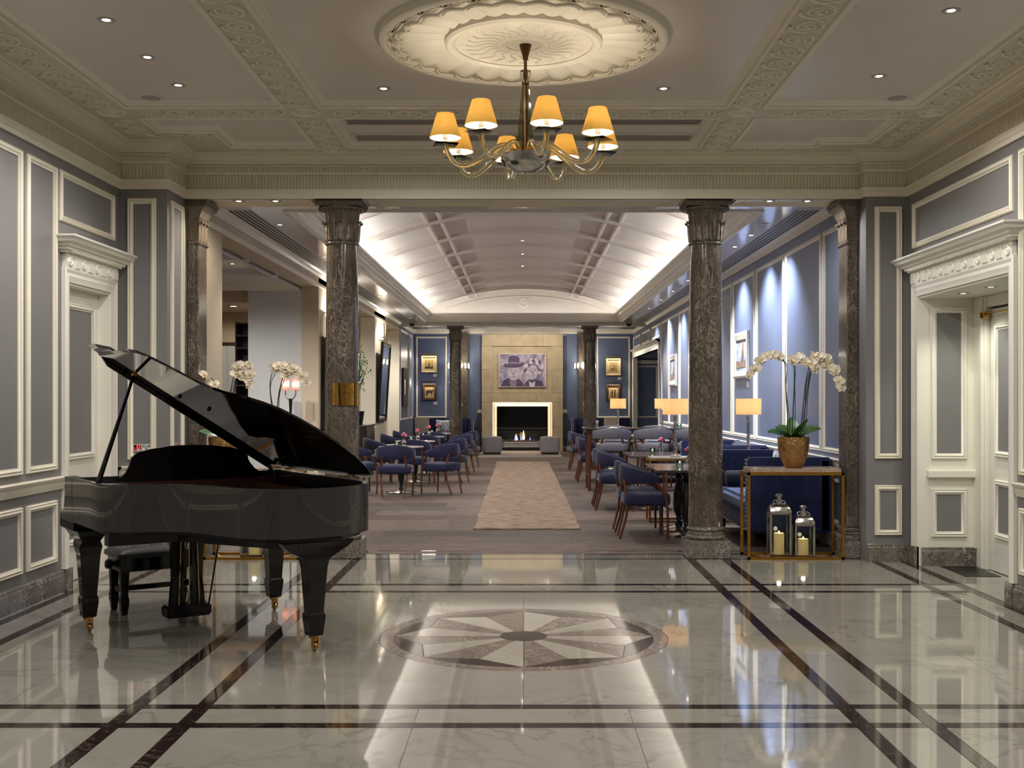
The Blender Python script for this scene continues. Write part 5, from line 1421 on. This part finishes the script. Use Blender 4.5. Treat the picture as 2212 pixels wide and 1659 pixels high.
def lantern(x, y, w_, hb, label):
    """Nickel lantern with glass sides and a ring handle."""
    t = thing('candle_lantern', label, 'lantern', (x, y, .0), R(-3), 'nickel lanterns')
    t.location.z = .0; h = w_/2; k = .009
    MB().box(-h, h, -h, h, 0, .022).build('base', M['chrome'], t, bev=.002)
    for sx in (-1, 1):
        for sy in (-1, 1): MB().box(sx*(h-k)-k, sx*(h-k)+k, sy*(h-k)-k, sy*(h-k)+k, .022, hb).build('corner_post', M['chrome'], t)
    b = MB()
    for z in (.022, hb-.014):
        b.box(-h, h, -h, -h+.016, z, z+.014); b.box(-h, h, h-.016, h, z, z+.014); b.box(-h, -h+.016, -h, h, z, z+.014); b.box(h-.016, h, -h, h, z, z+.014)
    b.build('frame', M['chrome'], t)
    MB().box(-h+k*2, h-k*2, -h+.006, -h+.009, .03, hb-.01).build('pane', M['glass'], t)
    MB().box(-h+k*2, h-k*2, h-.009, h-.006, .03, hb-.01).build('pane', M['glass'], t)
    for sx in (-1, 1): MB().box(*sorted((sx*(h-.009), sx*(h-.006))), -h+k*2, h-k*2, .03, hb-.01).build('pane', M['glass'], t)
    rf = []
    for tt in range(8):
        f = tt/7; s = h*(1.03-.60*(1-math.cos(f*PI/2))**1.0); rf.append(rrect(0, 0, 2*s, 2*s, .01, hb+.085*math.sin(f*PI/2), 2))
    top = MB().loft(rf).build('roof', M['chrome'], t, smooth=40)
    z = hb+.085
    MB().lathe([(0,z), (.034,z), (.034,z+.02), (.022,z+.026), (.022,z+.06), (.036,z+.064), (.038,z+.078), (.02,z+.088), (0,z+.09)], 20).build('chimney', M['chrome'], top, smooth=40)
    MB().tube([(.058*math.cos(2*PI*i/24), -.012+.058*math.sin(2*PI*i/24)*.9, z+.005+.02*math.sin(2*PI*i/24)) for i in range(24)], .0055, 6, closed=True).build('ring_handle', M['chrome'], t, smooth=60)
    return t
def pillar_candle(x, y, h, label):
    t = thing('pillar_candle', label, 'candle', (x, y, .0225), 0, 'ivory pillar candles')
    MB().lathe([(0,0), (.047,0), (.049,.004), (.049,h-.006), (.045,h), (.03,h-.006), (0,h-.008)], 24).build('wax', M['candle'], t, smooth=40)
    MB().lathe([(0,h-.008), (.008,h), (.006,h+.012), (0,h+.022)], 8).build('flame', M['flame'], t)
    lamp('POINT', (0, 0, h+.02), .25, WARM, t, None, shadow_soft_size=.02)
lantern(2.42, 10.53, .20, .425, 'tall nickel lantern standing under the gold console')
lantern(2.64, 10.49, .185, .32, 'short nickel lantern standing under the gold console')
pillar_candle(2.42, 10.53, .205, 'tall ivory pillar candle inside the tall lantern'); pillar_candle(2.64, 10.49, .155, 'short ivory pillar candle inside the short lantern')
lantern(-2.55, 10.52, .21, .38, 'nickel lantern under the console behind the piano'); pillar_candle(-2.55, 10.52, .16, 'ivory pillar candle in the lantern behind the piano')
# orchids
fm = MB()
def petal(a, l, w_, cup):
    c_, s_ = math.cos(a), math.sin(a); rows = []
    for i in range(5):
        t = i/4; r = .004+l*t; hw = w_*math.sin(PI*min(.97, t*.8+.12)); z = cup*t*t*-1
        rows.append([(c_*r-s_*hw*k, s_*r+c_*hw*k, z+.006*abs(k)) for k in (-1,-.5,0,.5,1)])
    fm.loft(rows, caps=False, closed=False)
for k, (l, w_) in enumerate(((.042,.026), (.036,.015), (.036,.015), (.042,.026), (.036,.015))):
    petal((R(12), R(90), R(-55+0), R(168), R(235))[k], l, w_, .006)
flower_me = fm.mesh('orchid_flower', M['petal'], 60)
lip_me = MB().sphere((0,-.006,.008), .008, 8, 5, (1,1.4,1)).mesh('flower_lip', M['lip'], 60)
lf_rows = []
def orchid(label, x, y, z0, sprays, leaves, pot=True):
    t = thing('potted_orchid', label, 'orchid', (x, y, z0))
    if pot:
        hm = pm('hammered_bronze', (206,166,108), .3, 1, c2=(182,142,90), scale=20)
        nt_ = hm.node_tree; vo = nt_.nodes.new('ShaderNodeTexVoronoi'); vo.inputs['Scale'].default_value = 46
        tc = nt_.nodes.new('ShaderNodeTexCoord'); bp = nt_.nodes.new('ShaderNodeBump'); bp.inputs['Strength'].default_value = .7; bp.inputs['Distance'].default_value = .008
        nt_.links.new(tc.outputs['Object'], vo.inputs['Vector']); nt_.links.new(vo.outputs['Distance'], bp.inputs['Height']); nt_.links.new(bp.outputs[0], nt_.nodes['Principled BSDF'].inputs['Normal'])
        MB().lathe([(0,0), (.07,0), (.082,.008), (.105,.05), (.13,.11), (.144,.18), (.149,.25), (.151,.288), (.146,.29), (.14,.25), (.12,.24), (0,.24)], 40).build('pot', hm, t, smooth=40)
        ms = MB()
        for i in range(26):
            a = random.random()*6.28; r = random.random()*.12; ms.sphere((r*math.cos(a), r*math.sin(a), .25+random.random()*.02), random.uniform(.018,.034), 7, 5, (1.2,1,.7))
        ms.sphere((.0,-.05,.275), .055, 10, 6, (1.2,.8,.6))
        tag(ms.build('bark_and_moss', M['moss'], t, smooth=60), kind='stuff')
    for (a, l, w_, up) in leaves:
        rows = []; a = R(a); c_, s_ = math.cos(a), math.sin(a)
        for i in range(9):
            f = i/8; r = .02+l*f*math.cos(up*(1-f*.5)); zz = .285+l*f*math.sin(up)-.05*l/.2*f*f*(1 if up < 1 else .2); hw = w_*math.sin(PI*min(.985, .12+f*.86))**.7
            rows.append([(c_*r-s_*hw*k, s_*r+c_*hw*k, zz+.010*abs(k)+.55*hw*k*c_) for k in (-1,-.6,0,.6,1)])
        MB().loft(rows, caps=False, closed=False).build('leaf', M['leaf'], t, smooth=60)
    for pts, fl_ in sprays:
        sp = smoothp(pts, 5)
        MB().tube(sp, [.0055-.003*i/len(sp) for i in range(len(sp))], 6).build('flower_stem', M['stem'], t, smooth=60)
        off = [(p[0]+.008*math.sin(i*.5)+.012, p[1]+.008*math.cos(i*.5), p[2]*.97) for i, p in enumerate(sp[:int(len(sp)*.62)])]
        MB().tube(off, .0035, 5).build('support_cane', M['stem'], t)
        m = len(sp)
        for k in range(fl_):
            i = int(m*(.47+.53*(k+.5)/fl_)); i = min(m-1, i); p = Vector(sp[i])
            side = (-1)**k
            ang = random.uniform(-.5, .5)
            q = p+Vector((random.uniform(-.012,.012), -.022+random.uniform(-.02,.012), random.uniform(-.03,.022)))
            mw = Matrix.Translation(q) @ Matrix.Rotation(ang+side*.5, 4, 'Z') @ Matrix.Rotation(PI/2-.25+random.uniform(-.3,.3), 4, 'X') @ Matrix.Rotation(random.uniform(-.4,.4), 4, 'Z') @ Matrix.Scale(random.uniform(1.1,1.4), 4)
            f_ = link('orchid_flower', flower_me, t, mw=mw); link('flower_lip', lip_me, f_)
    return t
orchid('white orchids in a hammered bronze pot on the gold console', 2.555, 10.52, .848, [
    ([(-.05,0,.25), (-.06,-.01,.5), (-.075,-.01,.76), (-.08,0,.98), (-.12,0,1.05), (-.2,0,1.08), (-.28,-.01,1.05), (-.35,-.01,.98), (-.41,-.02,.89)], 12),
    ([(-.01,.01,.25), (.0,.01,.55), (.01,.0,.82), (.0,0,.98), (-.03,0,1.01), (.03,0,1.03), (.10,0,1.02), (.17,-.01,.99), (.2,-.01,.91)], 11),
    ([(.06,0,.25), (.09,0,.55), (.12,0,.82), (.16,0,.98), (.2,0,1.04), (.27,0,1.03), (.32,-.01,.95)], 8),
    ([(.08,.01,.25), (.11,.01,.55), (.15,.01,.84), (.19,.01,.99), (.27,.0,1.03), (.34,-.01,.98), (.40,-.02,.88), (.43,-.02,.77)], 11)],
    [(190,.24,.06,.45), (205,.2,.055,.75), (80,.2,.06,1.3), (-20,.24,.065,.6), (-75,.15,.055,.5), (20,.24,.06,.7), (245,.13,.05,.4), (120,.2,.055,.9), (-60,.2,.06,1.1)])
orchid('white orchids in a bronze pot nearer the grey pier behind the piano', -2.83, 10.52, .848, [
    ([(0,0,.25), (.02,0,.55), (.06,0,.75), (.10,0,.9), (.16,0,.98), (.22,0,.96), (.26,-.01,.88)], 9),
    ([(-.02,0,.25), (-.02,0,.5), (-.05,0,.72), (-.12,0,.84), (-.2,0,.87), (-.26,0,.93)], 4),
    ([(.03,0,.25), (.06,0,.55), (.10,0,.8), (.16,0,.90), (.22,-.02,.86), (.24,-.02,.78)], 6)],
    [(190,.22,.05,.5), (80,.2,.055,1.2), (-20,.22,.05,.6), (250,.18,.05,.5)])
orchid('white orchids in a bronze pot beside the two-shade lamp behind the piano', -2.30, 10.52, .848, [
    ([(-.02,0,.25), (-.08,0,.55), (-.10,0,.8), (-.06,0,.93), (.0,0,.97), (.07,0,.95), (.12,0,.90)], 8),
    ([(.0,0,.25), (-.03,0,.55), (.0,0,.78), (.05,0,.90), (.12,0,.93), (.20,-.01,.89), (.24,-.01,.80)], 7)],
    [(190,.22,.05,.5), (80,.2,.055,1.2), (-20,.22,.05,.6), (250,.18,.05,.5)])
# ================================================================= PICTURES
def ell(cx, cz, rx, rz, n=22, a0=0): return [(cx+rx*math.cos(2*PI*i/n+a0), cz+rz*math.sin(2*PI*i/n+a0)) for i in range(n)]
def flat(parent, name, pts, W, H, mat, lay, yoff):
    """A painted shape, pts in 0..1 of the canvas, as a thin skin on the canvas (faces -y locally)."""
    n = len(pts); P = [((u-.5)*W, yoff-.0012*lay, v*H) for u, v in pts]
    return MB().add(P, [tuple(range(n))]).build(name, mat, parent)
pt_ = thing('portrait_painting', 'large purple monochrome painting of two smiling faces over the fire', 'painting', (FX, 31.545, 1.84))
PWD, PHT = 1.312, .925
MB().box(-PWD/2, PWD/2, -.05, 0, 0, PHT).build('canvas', M['canvas_purple'], pt_)
MB().rframe((-PWD/2-.012, -.0, -.012), (1,0,0), (0,0,1), (0,-1,0), PWD+.024, PHT+.024, [(0,0), (0,.056), (.014,.056), (.014,.0)]).build('frame', M['frame_white'], pt_)
def pf(nm, pts, m, lay): flat(pt_, nm, pts, PWD, PHT, M[m], lay, -.0505)
pf('painted_coat', [(.04,0), (.08,.16), (.18,.26), (.27,.30), (.36,.28), (.46,.20), (.52,.10), (.55,0)], 'paint_dark', 1)
pf('painted_coat', [(.54,0), (.57,.14), (.64,.22), (.72,.20), (.80,.22), (.92,.16), (.98,0)], 'paint_dark', 2)
pf('painted_collar', [(.24,.0), (.22,.22), (.31,.16), (.38,.24), (.36,0)], 'paint_mid', 3)
pf('painted_collar', [(.66,.0), (.64,.18), (.71,.10), (.78,.17), (.76,0)], 'paint_light', 3)
pf('painted_hair', [(.60,.35), (.565,.50), (.58,.66), (.63,.78), (.70,.86), (.79,.86), (.87,.78), (.92,.66), (.95,.50), (.93,.36), (.87,.30), (.80,.28)], 'paint_mid', 4)
for k in range(26):
    a = -.5+k/25*(PI+1.0); rr = (.85, 1.0, 1.15)[k % 3]
    pf('painted_curl', ell(.745+.165*rr*math.cos(a), .53+.26*rr*math.sin(a), .034, .045, 10), ('paint_light','paint_face','paint_mid','paint_dark','paint_light')[k % 5], 5+.1*(k % 7))
pf('painted_face', ell(.31, .40, .125, .215), 'paint_face', 4); pf('painted_face', ell(.725, .44, .108, .215), 'paint_face', 6)
pf('painted_hat_crown', [(.20,.66), (.19,.84), (.22,.93), (.31,.95), (.40,.93), (.44,.86), (.43,.66)], 'paint_dark', 6)
pf('painted_hat_brim', [(.08,.63), (.12,.70), (.22,.69), (.32,.71), (.44,.69), (.52,.74), (.545,.70), (.48,.62), (.38,.585), (.25,.58), (.14,.59)], 'paint_dark', 7)
pf('painted_hat_band', [(.20,.70), (.20,.75), (.43,.75), (.43,.70)], 'paint_mid', 8)
for cx, cz in ((.31,.40), (.725,.45)):
    for s in (-1, 1):
        pf('painted_eye', ell(cx+s*.042, cz+.05, .02, .009, 10), 'paint_dark', 9); pf('painted_brow', ell(cx+s*.044, cz+.085, .03, .008, 10), 'paint_mid', 9)
        pf('painted_cheek', ell(cx+s*.06, cz-.035, .026, .035, 12), 'paint_light', 8)
    pf('painted_nose', [(cx-.016,cz-.03), (cx,cz+.05), (cx+.02,cz-.03), (cx,cz-.045)], 'paint_mid', 9)
    pf('painted_mouth', [(cx-.05,cz-.09), (cx,cz-.115), (cx+.05,cz-.09), (cx,cz-.098)], 'paint_dark', 9)
def framed(name, label, loc, rz, W, H, fm_, fw, mount=None, shapes=(), canvas='canvas_sepia', card=True, light=True, cat='picture'):
    """A framed picture hung on a wall; local -y faces the room."""
    t = thing(name, label, cat, loc, rz)
    MB().rframe((-W/2, 0, 0), (1,0,0), (0,0,1), (0,-1,0), W, H, [(0,0), (0,.035), (fw*.3,.045), (fw,.03), (fw,.012)]).build('frame', M[fm_], t)
    MB().box(-W/2+fw*.6, W/2-fw*.6, -.014, 0, fw*.6, H-fw*.6).build('canvas', M[mount or canvas], t)
    k = fw+(.06 if mount else .0)
    if mount: MB().box(-W/2+k, W/2-k, -.016, -.012, k, H-k).build('image', M[canvas], t)
    for nm, pts, m in shapes:
        flat(t, nm, [((k/W)+u*(1-2*k/W), (k/H)+v*(1-2*k/H)) for u, v in pts], W, H, M[m], 1, -.0175)
    if light:
        MB().tube([(-.2,-.09,H+.05), (.2,-.09,H+.05)], .009, 8).build('picture_light', M['brass'], t)
        MB().bar((0,0,H+.01), (0,-.09,H+.05), .01, .01).build('light_arm', M['brass'], t)
        lamp('AREA', (0, -.09, H+.038), 5, WARM, t, (R(-38), 0, 0), shape='RECTANGLE', size=.38, size_y=.02)
    return t
def caption(label, loc, rz):
    t = thing('caption_card', label, 'label', loc, rz, 'white picture captions'); MB().box(-.055, .055, -.006, 0, 0, .08).build('card', M['white_card'], t)
walker = [('figure', [(.55,.2), (.57,.45), (.54,.62), (.57,.74), (.62,.74), (.65,.6), (.62,.44), (.70,.18), (.65,.18), (.60,.36), (.58,.2)], 'ink'),
          ('dog', [(.2,.18), (.22,.30), (.2,.36), (.27,.33), (.42,.32), (.46,.38), (.48,.30), (.44,.18), (.40,.26), (.26,.26)], 'ink')]
pair = [('figure', [(.30,.08), (.33,.45), (.28,.40), (.20,.36), (.30,.55), (.34,.74), (.40,.78), (.44,.7), (.46,.5), (.42,.08)], 'ink'),
        ('figure', [(.62,.08), (.58,.45), (.58,.68), (.62,.78), (.68,.78), (.73,.68), (.72,.45), (.72,.08)], 'ink')]
lone = [('figure', [(.46,.2), (.44,.5), (.48,.68), (.52,.76), (.56,.68), (.58,.5), (.56,.2)], 'ink'), ('ground', [(.0,.1), (.0,.22), (1,.2), (1,.08)], 'frame_wood')]
cow = [('cow', [(.12,.25), (.14,.6), (.3,.68), (.72,.66), (.86,.72), (.94,.62), (.86,.52), (.80,.48), (.78,.25), (.70,.25), (.68,.44), (.34,.42), (.32,.2), (.24,.2), (.22,.4), (.2,.25)], 'ink')]
framed('figure_picture', 'cream framed sepia picture of a lone standing figure above the cow picture', (-2.72, 31.995, 2.247), 0, .457, .488, 'frame_cream', .05, 'frame_cream', lone)
framed('cow_picture', 'dark wood framed sepia picture of a cow on the end wall', (-2.71, 31.995, 1.447), 0, .42, .488, 'frame_wood', .075, None, cow)
framed('walker_picture', 'cream framed picture of a walker with a dog on the end wall', (2.585, 31.995, 2.16), 0, .435, .50, 'frame_cream', .05, 'frame_cream', walker)
framed('couple_picture', 'dark wood framed picture of two standing figures above the tan lamp', (2.585, 31.995, 1.43), 0, .42, .48, 'frame_wood', .07, None, pair)
caption('white caption card under the lone figure picture', (-2.55, 31.998, 2.13), 0); caption('white caption card under the cow picture', (-2.54, 31.998, 1.33), 0); caption('white caption card under the walker picture', (2.76, 31.998, 2.04), 0)
sea = [('sail', [(.45,.3), (.62,.98), (.7,.6), (.66,.3)], 'paint_ochre'), ('shore', [(0,.1), (0,.34), (.4,.30), (1,.36), (1,.12)], 'paint_ochre')]
framed('seascape_picture', 'white framed blue abstract seascape on the blue wall beside the orchid', (XW-.002, 16.0, 1.79), -PI/2, .98, .665, 'frame_white', .11, None, sea, 'canvas_blue', True, False)
framed('seascape_picture', 'white framed blue abstract seascape farther along the blue wall by the lamps', (XW-.002, 23.3, 1.76), -PI/2, .98, .665, 'frame_white', .11, None, sea, 'canvas_blue', True, False)
framed('hanging_frame', 'slim dark framed picture on the blue return wall beyond the openings', (-XW+.002, 29.4, 1.3), PI/2, 1.2, 1.0, 'velvet_dark', .3, None, (), 'white_wall', True, False)
caption('white caption card under the nearer seascape', (XW-.001, 15.62, 1.66), -PI/2)
# ================================================================= SCONCES
def sconce(label, x):
    t = thing('wall_sconce', label, 'wall light', (x, 31.88, 2.36), 0, 'crystal wall sconces')
    MB().box(-.05, .05, -.02, 0, -.12, .30).build('back_plate', M['chrome'], t, bev=.006)
    MB().tube(smoothp([(0,-.02,.2), (0,-.12,.34), (0,-.24,.2), (0,-.26,.0)], 5), .009, 6).build('arm', M['chrome'], t)
    ringp = [(.29*math.cos(PI+PI*i/16), -.06+.22*math.sin(PI+PI*i/16)*1.0, -.02) for i in range(17)]
    MB().tube(ringp, .010, 6).build('hoop', M['chrome'], t)
    for k in range(5):
        a = PI+PI*k/4; px_, py_ = .29*math.cos(a), -.06+.22*math.sin(a)
        g = MB().lathe([(.045,0), (.05,.01), (.05,.19), (.046,.19), (.042,.012)], 14, (px_,py_,-.01)).build('glass_shade', M['glass'], t, smooth=40)
        MB().lathe([(0,.0), (.02,.01), (.022,.10), (.012,.15), (0,.16)], 10, (px_,py_,.0)).build('bulb', glow('sconce_bulb', (1,.80,.55), 6), g, smooth=60)
    lamp('POINT', (0, -.3, .1), 26, WARM, t, None, shadow_soft_size=.1)
sconce('crystal wall sconce behind the far column on the round table side', -1.86); sconce('crystal wall sconce behind the far column on the bar table side', 1.76)
# ================================================================= LEFT SIDE: mirrors, plant, cabinet, side room
def mirror(label, y0, y1):
    t = thing('wall_mirror', label, 'mirror', (-XW+.004, (y0+y1)/2, 1.0), 0, 'tall dark framed mirrors')
    W, H = y1-y0, 1.72; tl = Matrix.Rotation(R(3.5), 4, 'Y')
    MB().rframe((0, -W/2, 0), (0,1,0), (0,0,1), (1,0,0), W, H, [(0,0), (0,.05), (.03,.06), (.07,.045), (.07,.03)]).rot(tl).build('frame', M['darkmetal'], t)
    MB().box(.0, .034, -W/2+.05, W/2-.05, .05, H-.05).rot(tl).build('mirror_glass', M['mirror'], t)
    MB().box(.005, .03, -.3, .3, H+.10, H+.12).build('mirror_light', M['lens_dim'] , t)
    lamp('AREA', (.06, 0, H+.18), 20, WARMW, t, (PI, R(-20), 0), shape='RECTANGLE', size=.08, size_y=W*.7)
mirror('tall dark mirror on the cream pier just behind the piano column', 17.25, 18.7); mirror('tall dark mirror on the second cream pier behind the round tables', 23.75, 25.15)
cb = thing('wood_cabinet', 'dark wood cabinet standing in the second side opening', 'cabinet', (-3.20, 21.6, 0))
MB().box(-.22, .22, -.6, .6, .06, .96).build('body', M['wood_dark'], cb, bev=.005)
MB().box(-.24, .24, -.62, .62, .96, 1.0).build('top', M['dark_top'], cb, bev=.004)
for s in (-1, 1):
    dr = MB().box(.22, .235, *sorted((s*.02, s*.57)), .1, .92).build('door', M['wood_dark'], cb, bev=.004)
    MB().sphere((.245, s*.06, .52), .014, 8, 5).build('knob', M['brass'], dr, smooth=60)
MB().box(-.2, .2, -.58, .58, 0, .06).build('plinth', M['blackmetal'], cb)
pp = thing('potted_shrub', 'leafy green potted plant on the dark wood cabinet', 'plant', (-3.16, 21.1, 1.0))
MB().lathe([(0,0), (.10,0), (.13,.2), (.14,.26), (.13,.26), (.11,.22), (0,.22)], 24).build('pot', M['darkmetal'], pp, smooth=40)
fo = MB(); stp = MB()
for k in range(14):
    a = random.random()*6.28; h = random.uniform(.6, 1.35); r = random.uniform(.12, .42)
    tip = (r*math.cos(a)*.8, r*math.sin(a), .22+h); mid = (tip[0]*.3, tip[1]*.3, .22+h*.6)
    stp.tube([(0,0,.2), mid, tip], .006, 5)
    for q in range(22):
        f = random.uniform(.35, 1); p = Vector((tip[0]*f, tip[1]*f, .22+h*(.5+.5*f)))+Vector((random.uniform(-.09,.09), random.uniform(-.09,.09), random.uniform(-.08,.08)))
        dv = Vector((random.uniform(-1,1), random.uniform(-1,1), random.uniform(-.7,.4))).normalized(); sd_ = dv.cross(Vector((0,0,1))).normalized()*.022; L_ = random.uniform(.06,.11)
        fo.add([p, p+dv*L_*.5+sd_, p+dv*L_, p+dv*L_*.5-sd_], [(0,1,2,3)])
tag(fo.build('foliage', M['plantleaf'], pp), kind='stuff'); stp.build('stems', M['stem'], pp)
# two-shade floor lamp
fl_ = thing('floor_lamp', 'slim dark floor lamp with two small pink shades before the pale partition', 'lamp', (-3.47, 16.55, 0))
MB().lathe([(0,0), (.14,0), (.14,.015), (.02,.03), (0,.03)], 24).build('base', M['darkmetal'], fl_, smooth=40)
MB().tube([(0,0,.02), (0,0,1.2), (0,0,1.5)], [.012,.014,.028], 10).build('stem', M['darkmetal'], fl_, smooth=40)
for s in (-1, 1):
    MB().tube(smoothp([(0,0,1.47), (s*.04,0,1.5), (s*.075,0,1.56), (s*.075,0,1.62)], 4), .010, 8).build('arm', M['chrome'], fl_, smooth=60)
    sh_ = MB().lathe([(.055,1.62), (.052,1.80)], 24, (s*.075,0,0)); sh_.f = [f for f in sh_.f if len(f) == 4]
    sh_.build('lamp_shade', M['shade_pink'], fl_, smooth=60)
    MB().sphere((s*.075,0,1.70), .02, 8, 5).build('bulb', glow('floor_lamp_bulb', (1,.9,.75), 25), fl_)
    lamp('POINT', (s*.075,0,1.71), 2, NEUT, fl_, None, shadow_soft_size=.02)
# back bar
bc = thing('back_bar_counter', 'cream back bar counter in the side room', 'counter', (-5.2, 19.05, 0))
MB().box(-.9, .75, -.3, .34, 0, .68).build('body', M['cream_wall'], bc, bev=.004)
MB().box(-.93, .78, -.33, .34, .68, .72).build('counter_top', M['table_marble'], bc, bev=.004)
cm = thing('coffee_machine', 'steel coffee machine on the side room back bar', 'coffee machine', (-4.98, 18.98, .72))
MB().box(-.2, .2, -.2, .2, .05, .27).build('body', M['steel'], cm, bev=.01)
MB().box(-.15, .15, -.205, -.2, .17, .23).build('control_panel', M['blackmetal'], cm)
for x in (-.1, 0, .1): MB().tube([(x,-.19,.12), (x,-.24,.10), (x,-.30,.09)], .012, 8).build('brew_handle', M['blackmetal'], cm)
MB().box(-.18, .18, -.24, .18, 0, .04).build('drip_tray', M['steel'], cm)
for x in (-.15, -.05, .05, .15): MB().lathe([(0,.27), (.025,.27), (.03,.33), (0,.33)], 12, (x,.05,0)).build('cup', M['trim_white'], cm)
bx_ = thing('dark_shelving', 'tall dark shelving unit at the edge of the pale partition', 'shelving', (-4.50, 18.05, 0))
MB().box(-.14, -.12, -.18, .18, 0, 2.74).build('side_panel', M['wood_dark'], bx_); MB().box(.12, .14, -.18, .18, 0, 2.74).build('side_panel', M['wood_dark'], bx_); MB().box(-.12, .12, .16, .18, 0, 2.74).build('back_panel', M['blackmetal'], bx_)
for k in range(14): MB().box(-.12, .12, -.17, .16, .1+k*.2, .125+k*.2).build('shelf', M['wood_dark'], bx_)
wf = thing('framed_window_mirror', 'dark framed paned mirror over the back bar', 'mirror', (-5.05, 19.395, 1.3))
MB().rframe((-.38, 0, 0), (1,0,0), (0,0,1), (0,-1,0), .76, 1.18, [(0,0), (0,.04), (.05,.04), (.05,.01)]).build('frame', M['wood_dark'], wf)
for i in range(3): MB().box(-.33+i*.22, -.33+i*.22+.21, -.012, -.002, .06, 1.12).build('pane', M['white_wall'], wf)
# ================================================================= SIGNS
def sign(label, loc, rz, W, H, cols):
    t = thing('wall_sign', label, 'sign', loc, rz, 'fire notices')
    MB().box(-W/2, W/2, -.004, 0, 0, H).build('plate', M['white_card'], t)
    for (x0, x1, z0, z1, m) in cols: MB().box((x0-.5)*W, (x1-.5)*W, -.0052, -.004, z0*H, z1*H).build('printed_block', M[m], t)
sign('small red and white fire action notice on the grey pier behind the piano', (-3.432, 9.879, 1.035), 0, .078, .06, [(.06,.45,.08,.92,'red_sign'), (.52,.72,.3,.9,'red_sign'), (.78,.95,.1,.9,'red_sign'), (.15,.35,.5,.85,'white_card')])
sign('small white and green notice beside the fire notice on the grey pier', (-3.352, 9.879, 1.035), 0, .076, .06, [(.06,.3,.5,.92,'green_sign'), (.36,.62,.15,.55,'green_sign'), (.68,.94,.5,.9,'green_sign'), (.36,.94,.66,.74,'ink')])
sign('small red and white notice on the pier return by the pilaster', (-3.169, 10.14, 1.04), PI/2, .075, .055, [(.06,.45,.08,.92,'red_sign'), (.55,.95,.2,.85,'green_sign')])
